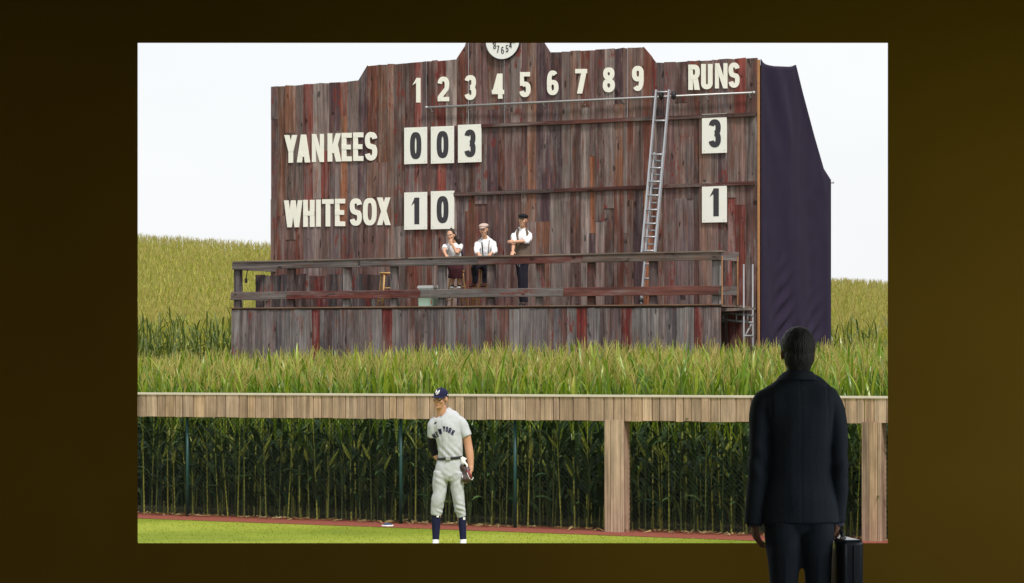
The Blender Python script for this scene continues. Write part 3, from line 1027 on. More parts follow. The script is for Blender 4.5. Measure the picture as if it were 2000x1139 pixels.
mb.bar(a+Vector((-0.2, 0, -0.06)), c+Vector((0, 0, -0.06)), 0.5, 0.05); ob = mb.build('plank', M['beam'], scaf); ob.color = (0.13, 0.11, 0.1, 1)

# ------------------------------------------------------------------ ladder
lad = empty('extension_ladder', b_world(b2(1259, 592, 0.95)), -BTH)
tag(lad, 'aluminium extension ladder leaning from the platform to the pipe rail', 'ladder')
lo_ = b2(1259, 592, 0.95)
def lp(x, y, dx=0.0):
    k = (y-178)/(592-178)
    return b2(x, y, 0.2+0.75*k) - lo_ + Vector((0, dx, 0))
def lx(side, y):
    k = (y-178)/(592-178)
    return (1283.5-37*k) if side == 0 else (1308.5-36*k)
def lrail(ya, yb, ins, dy, name='rail'):
    for sd in (0, 1):
        i_ = ins if sd == 0 else -ins
        a, c = lp(lx(sd, ya)+i_, ya, dy), lp(lx(sd, yb)+i_, yb, dy)
        mb = MB(); mb.bar(a, c, 0.03, 0.07, (0, 1, 0)); mb.build(name, M['alu'], lad)
lrail(176, 500, 0.0, -0.035)
lrail(298, 593, 4.2, 0.045)
for y in (180, 236, 302, 328.5, 355, 382, 410, 437, 463, 490):
    mb = MB(); mb.tube([lp(lx(0, y), y, -0.035), lp(lx(1, y), y, -0.035)], 0.018, 8); mb.build('rung', M['alu'], lad)
for y in (314, 341, 368, 396, 423, 450, 477, 516, 544, 571):
    mb = MB(); mb.tube([lp(lx(0, y)+4, y, 0.045), lp(lx(1, y)-4, y, 0.045)], 0.018, 8); mb.build('rung', M['alu'], lad)
for sd in (0, 1):
    mb = MB(); mb.ball(lp(lx(sd, 186)+(8 if sd == 0 else 7), 186, 0.02), (0.05, 0.06, 0.085), 10); mb.build('hook_pad', M['black'], lad)
    a = lp(lx(sd, 587)+(3 if sd == 0 else -3), 587, 0.045)
    mb = MB(); mb.ball(a, (0.045, 0.06, 0.07), 8); mb.build('foot', M['black'], lad)

# ------------------------------------------------------------------ outfield fence
F0 = _plane_hit(1000, 680, FD, FM, 0.0); F0.z = 0
fu = Vector((math.cos(FTH), -math.sin(FTH), 0)); fw = Vector((-math.sin(FTH), -math.cos(FTH), 0))
def f2(x, y, off=0.0):
    p = _plane_hit(x, y, FD, FM, off) - F0
    return Vector((p.dot(fu), -off, p.z))
fence = empty('outfield_fence', F0, -FTH)
tag(fence, 'outfield fence of dark chain link under a band of tan vertical boards', 'fence')
rnd = random.Random(9)
joints = [250+0.3*c for c in (0, 66, 117, 190, 240, 308, 352, 425, 500, 578, 635, 720, 775, 825, 865, 945, 1025, 1078, 1125, 1205, 1255, 1330, 1415, 1490, 1552, 1608, 1660, 1700, 1745, 1790, 1880, 1960)]
joints += [880+0.3*c for c in (30, 88, 170, 232, 290, 332, 388, 486, 580, 668, 706, 797, 900, 997, 1060, 1132, 1178, 1246, 1310, 1358, 1464, 1515, 1565, 1630, 1693, 1757, 1857, 1957)]
x = joints[-1]
while x < 2350: x += rnd.uniform(13, 30); joints.append(x)
x = joints[0]
while x > -350: x -= rnd.uniform(13, 30); joints.insert(0, x)
TAN = [(0.41, 0.29, 0.20), (0.36, 0.25, 0.172), (0.44, 0.318, 0.228), (0.33, 0.232, 0.167), (0.39, 0.28, 0.195), (0.41, 0.28, 0.18)]
bt = lambda x: lin(x, 270, 770, 1734, 777.5)
bb = lambda x: lin(x, 270, 813.5, 1734, 827)
for xa, xb in zip(joints, joints[1:]):
    a, c = f2(xa, bb(xa), 0.16), f2(xb, bb(xb), 0.16)
    ta, tb = f2(xa, bt(xa), 0.16).z, f2(xb, bt(xb), 0.16).z
    col = rnd.choice(TAN); f = rnd.uniform(0.88, 1.1); col = tuple(v*f for v in col)
    j = rnd.uniform(-0.006, 0.006)
    plank('plank', a.x+0.004, c.x-0.006, a.z+j, c.z+j, ta, tb, -0.13+rnd.uniform(-0.004, 0.004), 0.028, col, M['fence'], fence, 0.005)
a, c = f2(-350, bt(-350)-1, 0.17), f2(2350, bt(2350)-1, 0.17)
mb = MB(); d = c-a
vs = [(0, 0, -0.012), (0, 0.19, -0.012), (0, 0.19, 0.014), (0, 0.0, 0.014)]
mb.add([Vector(v) for v in vs]+[Vector(v)+d for v in vs], [(0,3,2,1),(4,5,6,7),(0,1,5,4),(1,2,6,5),(2,3,7,6),(3,0,4,7)])
mb.build('top_cap', M['cap'], fence, a+Vector((0, 0.0, 0)))
mb = MB(); a, c = f2(-350, bb(-350)-4, 0.08), f2(2350, bb(2350)-4, 0.08); mb.bar((0, 0, 0), c-a, 0.08, 0.06)
ob = mb.build('back_rail', M['beam'], fence, a); ob.color = (0.1, 0.07, 0.05, 1)
# boxed timber posts
for x0, x1, js in ((1179.5, 1217, (1192, 1210.5)), (1682, 1720, (1697, 1713))):
    zt = f2(x0, bb(x0)-2, 0.17).z
    xx = [x0, *js, x1]
    for xa, xb in zip(xx, xx[1:]):
        a, c = f2(xa, 900, 0.19), f2(xb, 900, 0.19)
        col = rnd.choice(TAN); f = rnd.uniform(0.85, 1.05)
        plank('post_board', a.x+0.002, c.x-0.002, 0, 0, zt, zt, -0.155+rnd.uniform(-0.004, 0.003), 0.03, tuple(v*f for v in col), M['fence'], fence, 0.005)
    a, c = f2(x0, 900, 0.19), f2(x1, 900, 0.19)
    for e, s_2 in ((a.x+0.004, 1), (c.x-0.004, -1)):
        mb = MB(); mb.box(min(0, 0.028*s_2), max(0, 0.028*s_2), -0.153, 0.02, 0, zt)
        ob = mb.build('post_board', M['fence'], fence, (e, 0, 0)); ob.color = (0.3, 0.2, 0.14, 1)
# green steel posts
for xp in (366, 783, 1006):
    a = f2(xp, 900, 0.03)
    mb = MB(); mb.tube([(0, 0, 0), (0, 0, f2(xp, bb(xp)-6, 0).z)], 0.023, 10); mb.build('steel_post', M['greenpost'], fence, (a.x, -0.03, 0))
# chain link: two families of diagonal wires
ua, ub = f2(-340, 900).x, f2(2340, 900).x
zb, zt0 = 0.03, f2(1000, 818).z
pitch = 0.066; hgt = zt0-zb
V, Q = [], []
def wire(p, q, r=0.0023):
    b = len(V)
    for e in (p, q):
        V.extend([(e[0]-r, e[1]+r, e[2]), (e[0]+r, e[1]+r, e[2]), (e[0]+r, e[1]-r, e[2]), (e[0]-r, e[1]-r, e[2])])
    for k in range(4):
        k2 = (k+1) % 4
        Q.append((b+k, b+k2, b+4+k2, b+4+k))
for s_3, yy in ((1, 0.004), (-1, -0.004)):
    n0 = int((ub-ua+hgt)/pitch)
    for k in range(n0):
        u0 = ua - (hgt if s_3 > 0 else 0) + k*pitch
        u1 = u0 + hgt
        if s_3 > 0:
            p, q = (u0, yy, zb), (u1, yy, zt0)
        else:
            p, q = (u1, yy, zb), (u0, yy, zt0)
        wire(p, q)
for z in (zb, zb+0.02):
    V_ = len(V); wire((ua, 0, z+0.001), (ua, 0, z))
ob = bpy.data.objects.new('chain_link', np_mesh('chain_link', V, Q, None, [M['wire']]))
link(ob, fence); ob['kind'] = 'stuff'
# ------------------------------------------------------------------ corn
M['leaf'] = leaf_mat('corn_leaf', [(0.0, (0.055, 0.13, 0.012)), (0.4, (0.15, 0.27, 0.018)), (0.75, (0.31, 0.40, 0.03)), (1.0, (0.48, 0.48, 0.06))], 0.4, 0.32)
M['shaded_lowleaf'] = leaf_mat('shade_toned_lower_leaf', [(0.0, (0.010, 0.028, 0.012)), (0.5, (0.026, 0.062, 0.02)), (0.8, (0.08, 0.135, 0.035)), (1.0, (0.22, 0.28, 0.07))], 0.15, 0.5, 3.0, 0.25)  # dark green of older leaves, deepened with shade put into the colour
M['stalk'] = leaf_mat('corn_stalk', [(0.0, (0.03, 0.05, 0.015)), (0.4, (0.09, 0.12, 0.025)), (0.75, (0.36, 0.37, 0.06)), (1.0, (0.55, 0.50, 0.1))], 0.05, 0.5)
M['tassel'] = leaf_mat('corn_tassel', [(0.0, (0.28, 0.33, 0.07)), (0.5, (0.42, 0.40, 0.10)), (0.8, (0.50, 0.38, 0.13)), (1.0, (0.50, 0.32, 0.15))], 0.3, 0.7)
M['husk'] = leaf_mat('corn_husk', [(0.0, (0.18, 0.24, 0.03)), (0.6, (0.34, 0.38, 0.06)), (1.0, (0.45, 0.42, 0.12))], 0.15, 0.5)
M['farleaf'] = leaf_mat('far_corn_leaf', [(0.0, (0.13, 0.19, 0.02)), (0.5, (0.37, 0.38, 0.045)), (1.0, (0.58, 0.52, 0.1))], 0.35, 0.55, 0.25)

def leaf_arrays(L_, wmax, th0, th1, az, rg, nseg=7, across=2, twist=0.0, z0=0.0, r0=0.012):
    """One corn blade: rises, arches and droops; az is its heading."""
    pts = []
    x, z = r0, 0.0
    for i in range(nseg+1):
        s = i/nseg
        th = th0 + (th1-th0)*s**1.4
        pts.append((x, z, s))
        x += math.sin(th)*L_/nseg; z += math.cos(th)*L_/nseg
    V, Q = [], []
    ca, sa = math.cos(az), math.sin(az)
    for (x, z, s) in pts:
        wd = wmax*max(0.03, math.sin(math.pi*(0.13+0.86*s)))**0.75*(1 if s < 0.99 else 0.1)
        tw = twist*s
        row = ((-1, 0.25), (0, 0), (1, 0.25)) if across == 2 else ((-1, 0.0), (1, 0.0))
        for k, up in row:
            yy = k*wd/2*math.cos(tw); zz = z + up*wd*0.7 + k*wd/2*math.sin(tw)
            V.append((x*ca - yy*sa, x*sa + yy*ca, z0+zz))
    c = across+1
    for i in range(nseg):
        for k in range(across):
            a = i*c+k
            Q.append((a, a+1, a+c+1, a+c))
    return V, Q

def tassel_arrays(rg, n=5, z0=0.0, hgt=0.34, wide=0.0055):
    V, Q = [], []
    for k in range(n):
        az = rg.uniform(0, 6.283); lean = rg.uniform(0.08, 0.45) if k else 0.03
        ln = hgt*rg.uniform(0.6, 0.9) if k else hgt
        z = z0 + (0.0 if k == 0 else rg.uniform(0.0, 0.1))
        ca, sa = math.cos(az), math.sin(az)
        p = []
        for i in range(4):
            s = i/3
            a = lean*(1+0.7*s)
            p.append((math.sin(a)*ln*s*ca, math.sin(a)*ln*s*sa, z+math.cos(a)*ln*s))
        for (dx, dy) in ((wide, 0), (0, wide)):
            b = len(V)
            for i, q in enumerate(p):
                wv = 1.0 if i < 3 else 0.3
                V.append((q[0]-dx*wv, q[1]-dy*wv, q[2])); V.append((q[0]+dx*wv, q[1]+dy*wv, q[2]))
            for i in range(3):
                Q.append((b+2*i, b+2*i+1, b+2*i+3, b+2*i+2))
    return V, Q

def stalk_arrays(H, r0=0.0115, n=5, segs=9):
    V, Q = [], []
    for i in range(segs+1):
        s = i/segs
        r = r0*(1-0.6*s)*(1.0 if i % 2 else 1.18)
        for k in range(n):
            a = 2*math.pi*k/n
            V.append((r*math.cos(a)+0.01*math.sin(3*s+1)*s, r*math.sin(a), H*s))
    for i in range(segs):
        for k in range(n):
            k2 = (k+1) % n
            Q.append((i*n+k, i*n+k2, (i+1)*n+k2, (i+1)*n+k))
    return V, Q

def ear_arrays():
    prof = [(0.0, 0.012), (0.04, 0.022), (0.11, 0.027), (0.18, 0.021), (0.23, 0.010), (0.27, 0.003)]
    V, Q = [], []
    for z, r in prof:
        for k in range(7):
            a = 2*math.pi*k/7
            V.append((r*math.cos(a)+0.35*z, r*math.sin(a), z))
    for i in range(len(prof)-1):
        for k in range(7):
            k2 = (k+1) % 7
            Q.append((i*7+k, i*7+k2, (i+1)*7+k2, (i+1)*7+k))
    return V, Q

rg = random.Random(31)
LEAF = []
for k in range(10):
    up = k >= 5                       # the upper blades stand, the lower ones arch over
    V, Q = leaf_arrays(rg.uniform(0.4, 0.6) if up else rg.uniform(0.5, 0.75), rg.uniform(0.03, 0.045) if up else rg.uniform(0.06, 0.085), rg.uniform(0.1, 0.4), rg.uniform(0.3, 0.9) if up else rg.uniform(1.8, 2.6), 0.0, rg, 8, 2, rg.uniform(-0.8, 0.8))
    LEAF.append(np_mesh('leaf', V, Q, None, [M['leaf'] if up else M['shaded_lowleaf']], True))
STALK = [np_mesh('stalk', *stalk_arrays(2.15), None, [M['stalk']], True) for k in range(2)]
TASSEL = [np_mesh('tassel', *tassel_arrays(rg), None, [M['tassel']], False) for k in range(5)]
EAR = np_mesh('ear', *ear_arrays(), None, [M['husk']], True)

def fpos(u, d):
    """Fence-line coordinates -> world XY; d metres behind the fence."""
    return F0.x + fu.x*u - fw.x*d, F0.y + fu.y*u - fw.y*d

def corn_height(X, Y):
    return 0.905 + 0.035*math.tanh((X+2.0)/3.0) + 0.05*noise.noise(Vector((X*0.6, Y*0.6, 3)))

def corn_plant(X, Y, label, group):
    s = corn_height(X, Y)*rg.uniform(0.93, 1.09)
    e = empty('corn_plant', (X, Y, 0.0), rg.uniform(0, 6.283))
    e.rotation_euler = (rg.gauss(0, 0.025), rg.gauss(0, 0.025), rg.uniform(0, 6.283))
    e.scale = (1, 1, s)
    tag(e, label, 'corn plant', group)
    def part(name, me, loc=(0, 0, 0), rot=(0, 0, 0), sc=1.0):
        o = bpy.data.objects.new(name, me); o.location = loc; o.rotation_euler = rot; o.scale = (sc, sc, sc)
        return link(o, e)
    part('stalk', rg.choice(STALK))
    az = rg.uniform(0, 6.283)
    n = rg.choice([12, 13, 14])
    for k in range(n):
        z = 0.16 + 1.82*(k/(n-1))**0.9 + rg.uniform(-0.04, 0.04)
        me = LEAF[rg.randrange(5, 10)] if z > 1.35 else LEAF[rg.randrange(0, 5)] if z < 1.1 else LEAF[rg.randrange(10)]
        part('leaf', me, (0, 0, min(z, 2.12)), (0, 0, az + math.pi*k + rg.uniform(-0.5, 0.5)), rg.uniform(0.75, 1.1))
    part('tassel', rg.choice(TASSEL), (0.008, 0, 2.1), (rg.uniform(-0.1, 0.1), rg.uniform(-0.1, 0.1), rg.uniform(0, 6)), rg.uniform(0.85, 1.2))
    if rg.random() < 0.75:
        part('ear', EAR, (0.01, 0, rg.uniform(0.75, 1.15)), (0, rg.uniform(0, 0.25), rg.uniform(0, 6.283)), rg.uniform(0.8, 1.15))

rows = [0.24, 0.55, 0.95, 1.4]
for d in rows:
    u = -6.1 - d*0.3
    while u < 5.9 + d*0.3:
        X, Y = fpos(u + rg.uniform(-0.03, 0.03), d + rg.uniform(-0.07, 0.07))
        px_ = CX + X/Y*F
        if 240 < px_ < 1765:
            corn_plant(X, Y, 'tall green corn plant in the rows right behind the chain link', 'corn plants behind the fence')
        u += 0.175 if d < 0.8 else 0.19

def variant(nl, seg, across, tass, H=2.15, far=False, droop=1.0):
    """A whole plant in one array: 0 stalk, 1 leaf, 2 tassel."""
    Vs, Qs, Ms = [], [], []
    def put(V, Q, m):
        b = len(Vs); Vs.extend(V); Qs.extend([tuple(b+i for i in q) for q in Q]); Ms.extend([m]*len(Q))
    put(*stalk_arrays(H, 0.013, 3, 3), 0)
    az = rg.uniform(0, 6.283)
    for k in range(nl):
        z = (0.9 if far else 0.35) + (H-(0.38 if far else 0.2)-(0.9 if far else 0.35))*k/(nl-1)
        up = z > 1.45
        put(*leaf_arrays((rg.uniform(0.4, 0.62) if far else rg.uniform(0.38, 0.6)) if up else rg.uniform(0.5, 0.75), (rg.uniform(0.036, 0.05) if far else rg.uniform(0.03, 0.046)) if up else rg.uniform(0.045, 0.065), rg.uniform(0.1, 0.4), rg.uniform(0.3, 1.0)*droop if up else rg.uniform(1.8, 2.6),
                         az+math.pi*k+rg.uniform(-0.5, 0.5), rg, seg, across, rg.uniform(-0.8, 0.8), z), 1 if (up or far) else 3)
    put(*tassel_arrays(rg, tass, H-0.05, 0.36, 0.009 if far else 0.0055), 2)
    return np.array(Vs), np.array(Qs), np.array(Ms)

def scatter(name, spots, variants, mats, label):
    rs = np.random.RandomState(4)
    Vo, Qo, Mo = [], [], []
    base = 0
    for (X, Y, Z, s) in spots:
        V, Q, Mi = variants[rs.randint(len(variants))]
        a = rs.uniform(0, 6.283); c, sn = math.cos(a), math.sin(a)
        W = np.empty_like(V)
        hx, hy = rs.normal(0, 0.03, 2)
        W[:, 0] = V[:, 0]*c - V[:, 1]*sn + X + V[:, 2]*hx
        W[:, 1] = V[:, 0]*sn + V[:, 1]*c + Y + V[:, 2]*hy
        W[:, 2] = V[:, 2]*s + Z
        Vo.append(W); Qo.append(Q+base); Mo.append(Mi); base += len(V)
    me = np_mesh(name, np.concatenate(Vo), np.concatenate(Qo), np.concatenate(Mo), mats, False)
    o = link(bpy.data.objects.new(name, me))
    tag(o, label, 'corn', kind='stuff')
    return o

def on_platform(X, Y):
    p = Vector((X, Y, 0)) - B0
    uu, ww = p.dot(bu), p.dot(bw)
    return (U0-0.25 < uu < BW+0.55) and (-4.3 < ww < DW+0.22)
spots = []
d = 0.24
while d < 21:
    u = -19.0
    while u < 17.0:
        X, Y = fpos(u + rg.uniform(-0.05, 0.05), d + rg.uniform(-0.09, 0.09))
        px_ = CX + X/Y*F
        if d < 1.75 and 225 < px_ < 1780:
            u += 0.17; continue
        if -200 < px_ < 2200 and Y < 58.5 - 0.1*X and not on_platform(X, Y):
            p = Vector((X, Y, 0)) - B0
            if not (0 < p.dot(bu) < BW and p.dot(bw) < 0):
                spots.append((X, Y, 0.0, corn_height(X, Y)*rg.choice([rg.uniform(0.92, 1.04), rg.uniform(0.92, 1.04), rg.uniform(0.95, 1.12)])))
        u += 0.13
    d += 0.44
near_var = [variant(14, 4, 1, 3) for k in range(9)]
scatter('cornfield', spots, near_var, [M['shaded_lowleaf'], M['leaf'], M['tassel'], M['shaded_lowleaf']], 'green tasselled corn between the fence and the scoreboard')  # rear stalks take the shade-darkened leaf colour too
spots = []; edge_spots = []
y = 64.0
while y < 182:
    step = 0.36 + (y-64)*0.0013
    half0, half1 = (-320-CX)/F*y, (2320-CX)/F*y
    x = half0
    while x < half1:
        px_ = CX + x/y*F
        X, Y = x+rg.uniform(-0.12, 0.12), y+rg.uniform(-0.2, 0.2)
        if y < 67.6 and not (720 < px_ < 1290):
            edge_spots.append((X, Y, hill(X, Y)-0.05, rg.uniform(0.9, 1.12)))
        elif not (720 < px_ < 1290):
            spots.append((X, Y, hill(X, Y)-0.05, rg.uniform(0.94, 1.06)))
        x += step*(0.78 if 200 < px_ < 1800 else 1.15)
    y += step*1.5 if y < 70 else step*2.15
far_var = [variant(6, 3, 1, 3, far=True) for k in range(8)]
scatter('hillside_corn', spots, far_var, [M['farleaf'], M['farleaf'], M['tassel']], 'yellowing corn covering the hillside behind the scoreboard')
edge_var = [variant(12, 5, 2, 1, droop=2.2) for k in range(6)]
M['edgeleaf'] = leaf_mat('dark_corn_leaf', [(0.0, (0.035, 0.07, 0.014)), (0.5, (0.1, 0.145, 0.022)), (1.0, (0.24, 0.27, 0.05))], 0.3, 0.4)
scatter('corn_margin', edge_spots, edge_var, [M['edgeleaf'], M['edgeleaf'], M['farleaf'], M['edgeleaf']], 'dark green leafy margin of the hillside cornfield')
# dry leaf litter along the fence foot
V, Q = [], []
for k in range(420):
    u = rg.uniform(-6.2, 6); dd = rg.gauss(0.0, 0.09)
    X, Y = fpos(u, dd)
    a = rg.uniform(0, 6.28); l_, w_ = rg.uniform(0.05, 0.18), rg.uniform(0.008, 0.022)
    c, s = math.cos(a), math.sin(a)
    z = rg.uniform(0.012, 0.03); b = len(V)
    for e, f, zz in ((-1, -1, 0), (1, -1, rg.uniform(0, 0.03)), (1, 1, rg.uniform(0, 0.04)), (-1, 1, 0)):
        V.append((X+e*l_/2*c-f*w_/2*s, Y+e*l_/2*s+f*w_/2*c, z+zz))
    Q.append((b, b+1, b+2, b+3))
M['litter'] = leaf_mat('dry_husk_litter', [(0.0, (0.16, 0.10, 0.03)), (0.6, (0.34, 0.25, 0.1)), (1.0, (0.5, 0.42, 0.22))], 0.1, 0.8)
ob = link(bpy.data.objects.new('leaf_litter', np_mesh('leaf_litter', V, Q, None, [M['litter']])))
tag(ob, 'dry corn leaves littering the foot of the fence', 'litter', kind='stuff')
# short grass blades on the visible outfield
V, Q = [], []
rs = np.random.RandomState(3)
for k in range(15000):
    u = rs.uniform(-6.5, 6.5); dd = rs.uniform(-6.2, -0.74-0.0036*u)
    X, Y = fpos(u, dd)
    a = rs.uniform(0, 6.28); h_ = rs.uniform(0.008, 0.02); wv = 0.004
    lx_, ly_ = rs.normal(0, 0.01, 2)
    b = len(V)
    c, s = math.cos(a)*wv, math.sin(a)*wv
    V += [(X-c, Y-s, 0.0), (X+c, Y+s, 0.0), (X+c*0.3+lx_, Y+s*0.3+ly_, h_), (X-c*0.3+lx_, Y-s*0.3+ly_, h_)]
    Q.append((b, b+1, b+2, b+3))
M['blade'] = leaf_mat('grass_blade', [(0.0, (0.17, 0.22, 0.014)), (0.5, (0.23, 0.28, 0.02)), (1.0, (0.30, 0.33, 0.04))], 0.3, 0.6, 0.5)
ob = link(bpy.data.objects.new('grass_blades', np_mesh('grass_blades', V, Q, None, [M['blade']])))
tag(ob, 'short mown outfield grass in front of the fence', 'grass', kind='stuff')
# ------------------------------------------------------------------ figures
def catmull(rows, sub=4):
    rows = [np.array(r, float) for r in rows]
    out = []
    n = len(rows)
    for i in range(n-1):
        p0, p1, p2, p3 = rows[max(i-1, 0)], rows[i], rows[i+1], rows[min(i+2, n-1)]
        for k in range(sub):
            t = k/sub
            out.append(0.5*((2*p1) + (p2-p0)*t + (2*p0-5*p1+4*p2-p3)*t*t + (3*p1-p0-3*p2+p3)*t**3))
    out.append(rows[-1])
    return out

def sweep(mb, rows, seg=18, sub=4, yaw=0.0, round_ends=True, flat=2.0):
    """Loft of ellipses through (x, y, z, half width, half depth); half width runs along X turned by yaw."""
    R_ = catmull(rows, sub)
    rings = []
    pts = [Vector(r[:3]) for r in R_]
    for i, r in enumerate(R_):
        t = (pts[min(i+1, len(pts)-1)] - pts[max(i-1, 0)]).normalized()
        ref = Vector((math.cos(yaw), math.sin(yaw), 0))
        a = ref - t*ref.dot(t)
        if a.length < 0.25:
            ref = Vector((0, 1, 0)); a = ref - t*ref.dot(t)
        a.normalize(); b = t.cross(a)
        ring = []
        for k in range(seg):
            th = 2*math.pi*k/seg
            c, s = math.cos(th), math.sin(th)
            if flat != 2.0:
                c = math.copysign(abs(c)**(2/flat), c); s = math.copysign(abs(s)**(2/flat), s)
            ring.append(pts[i] + a*(c*abs(r[3])) + b*(s*abs(r[4])))
        rings.append((pts[i], t, ring, (abs(r[3])+abs(r[4]))/2))
    vs = [v for r in rings for v in r[2]]
    n = len(rings)
    e0 = rings[0][0] - rings[0][1]*(rings[0][3]*0.5 if round_ends else 0)
    e1 = rings[-1][0] + rings[-1][1]*(rings[-1][3]*0.5 if round_ends else 0)
    fs = [(i*seg+k, i*seg+(k+1) % seg, (i+1)*seg+(k+1) % seg, (i+1)*seg+k) for i in range(n-1) for k in range(seg)]
    vs += [e0, e1]
    fs += [(n*seg, (k+1) % seg, k) for k in range(seg)] + [(n*seg+1, (n-1)*seg+k, (n-1)*seg+(k+1) % seg) for k in range(seg)]
    mb.add(vs, fs, 0, True)
    return mb

def fuse(mb, name, mat, parent, voxel=0.01, smooth=4, fold=None):
    """All the shapes melted into one continuous surface."""
    me = mb.mesh(name + '_raw')
    tmp = bpy.data.objects.new('tmp_fuse', me)
    COL.objects.link(tmp)
    r = tmp.modifiers.new('r', 'REMESH'); r.mode = 'VOXEL'; r.voxel_size = voxel
    if smooth:
        s = tmp.modifiers.new('s', 'SMOOTH'); s.factor = 0.5; s.iterations = smooth
    dg = bpy.context.evaluated_depsgraph_get()
    out = bpy.data.meshes.new_from_object(tmp.evaluated_get(dg))
    bpy.data.objects.remove(tmp, do_unlink=True)
    bpy.data.meshes.remove(me)
    out.name = name
    out.materials.clear()
    setmat(out, mat)
    if fold:
        nv = len(out.vertices)
        co = np.empty(nv*3, np.float32); out.vertices.foreach_get('co', co); co = co.reshape(-1, 3)
        no = np.empty(nv*3, np.float32); out.vertices.foreach_get('normal', no); no = no.reshape(-1, 3)
        am = np.array([fold(Vector(c)) for c in co.tolist()], np.float32)
        out.vertices.foreach_set('co', (co + no*am[:, None]).ravel())
    out.polygons.foreach_set('use_smooth', np.ones(len(out.polygons), bool))
    out.update()
    return link(bpy.data.objects.new(name, out), parent)

def hand(mb, W, D, N, side=1, curl=22, s=1.0, spread=0.0):
    """Palm, four fingers and a thumb; D along the hand, N where the palm faces."""
    W, D, N = Vector(W), Vector(D).normalized(), Vector(N)
    N = (N - D*N.dot(D)).normalized()
    A = D.cross(N)*side
    mat = Matrix((A, D, N)).transposed()
    mb.ball(W + D*0.05*s, (0.042*s, 0.056*s, 0.018*s), 14, mat=mat)
    mb.tube([W - D*0.03*s, W + D*0.02*s], [0.028*s, 0.031*s], 12)
    for off, ln, b in ((0.031, 0.072, 0.088), (0.0105, 0.082, 0.095), (-0.0105, 0.076, 0.092), (-0.031, 0.058, 0.082)):
        p = W + D*b*s + A*off*s
        pts = [p - D*0.02*s]
        ang = 0.0
        dd = D
        for k, fr in enumerate((0.45, 0.32, 0.23)):
            ang += R(curl)*(0.7 if k == 0 else 1.0)
            dd = D*math.cos(ang) + N*math.sin(ang) + A*spread*off
            pts.append(pts[-1] + dd*(ln*fr*s + (0.02*s if k == 0 else 0)))
        mb.tube(pts, [0.0098*s, 0.0095*s, 0.0088*s, 0.0072*s], 10)
    p = W + D*0.025*s + A*0.034*s
    d1 = (D*0.7 + A*0.65 + N*0.35).normalized(); d2 = (D*0.9 + A*0.15 + N*0.5).normalized()
    mb.tube([p - d1*0.015*s, p + d1*0.035*s, p + d1*0.035*s + d2*0.032*s], [0.0125*s, 0.0112*s, 0.009*s], 10)

def head_mat(c, yaw=0, pitch=0, roll=0, s=1.0):
    return Matrix.Translation(c) @ Euler((R(pitch), R(roll), R(yaw)), 'XYZ').to_matrix().to_4x4() @ Matrix.Scale(s, 4)

def head(mb, HM):
    """Skull, jaw, brow, nose, lips, cheeks and ears; the face looks along -Y of HM."""
    def ball(c, r, n=16):
        m = HM.to_3x3()
        mb.ball(HM @ Vector(c), r, n, mat=m)
    ball((0, 0.012, 0.032), (0.075, 0.094, 0.086))
    ball((0, -0.022, -0.04), (0.061, 0.066, 0.075))
    ball((0, -0.04, -0.088), (0.045, 0.045, 0.028))
    ball((0, -0.068, -0.098), (0.024, 0.02, 0.018))
    ball((0, -0.074, 0.034), (0.054, 0.02, 0.015))
    for sd in (-1, 1):
        ball((sd*0.04, -0.058, -0.022), (0.026, 0.026, 0.024), 12)
        ball((sd*0.078, 0.012, -0.004), (0.010, 0.020, 0.033), 12)
        ball((sd*0.011, -0.098, -0.028), (0.009, 0.01, 0.008), 8)
    mb.tube([HM @ Vector(p) for p in ((0, -0.082, 0.026), (0, -0.099, 0.0), (0, -0.108, -0.022))], [0.009, 0.011, 0.013], 10)
    ball((0, -0.083, -0.057), (0.022, 0.011, 0.006), 10)
    ball((0, -0.081, -0.067), (0.019, 0.011, 0.006), 10)

def face_details(HM, parent, eyeblack=False):
    m = HM.to_3x3()
    for sd in (-1, 1):
        mb = MB(); mb.ball(HM @ Vector((sd*0.031, -0.075, 0.012)), 0.0125, 10); e = mb.build('eye', M['eyewhite'], parent)
        mb = MB(); mb.ball(HM @ Vector((sd*0.031, -0.0842, 0.012)), 0.0058, 8); mb.build('iris', M['ink'], e)
        mb = MB(); mb.tube([HM @ Vector(p) for p in ((sd*0.013, -0.0945, 0.031), (sd*0.031, -0.095, 0.036), (sd*0.05, -0.083, 0.031))], [0.0035, 0.0045, 0.003], 6); mb.build('eyebrow', M['hair_dark'], parent)
        if eyeblack:
            mb = MB(); mb.ball(HM @ Vector((sd*0.04, -0.081, -0.009)), (0.016, 0.005, 0.006), 8, mat=m); mb.build('eye_black', M['black'], parent)
    mb = MB(); mb.tube([HM @ Vector(p) for p in ((-0.021, -0.088, -0.062), (0, -0.0955, -0.061), (0.021, -0.088, -0.062))], [0.002, 0.0032, 0.002], 6); mb.build('mouth', M['lip'], parent)

def cloth(name, col, rough=0.85, var=0.08, bump=0.25, bscale=26.0, spec=0.2):
    return simple(name, col, rough, var=var, scale=7, bump=bump, bscale=bscale, spec=spec)
def skin_mat(name, col):
    m = simple(name, col, 0.5, var=0.08, scale=18, spec=0.4)
    b = m.node_tree.nodes['Principled BSDF']
    b.inputs['Subsurface Weight'].default_value = 0.12
    b.inputs['Subsurface Radius'].default_value = (0.02, 0.008, 0.004)
    return m
M['skin'] = skin_mat('skin', (0.56, 0.31, 0.20))
M['skin2'] = skin_mat('tanned_skin', (0.50, 0.26, 0.155))
M['eyewhite'] = simple('eye_white', (0.7, 0.68, 0.65), 0.3, var=0.02)
M['lip'] = simple('lip', (0.30, 0.10, 0.08), 0.5)
M['hair_dark'] = simple('dark_brown_hair', (0.025, 0.014, 0.01), 0.5, bump=0.6, bscale=140, stretch=(1, 1, 0.12))
M['greycloth'] = cloth('grey_uniform_cloth', (0.46, 0.475, 0.50))
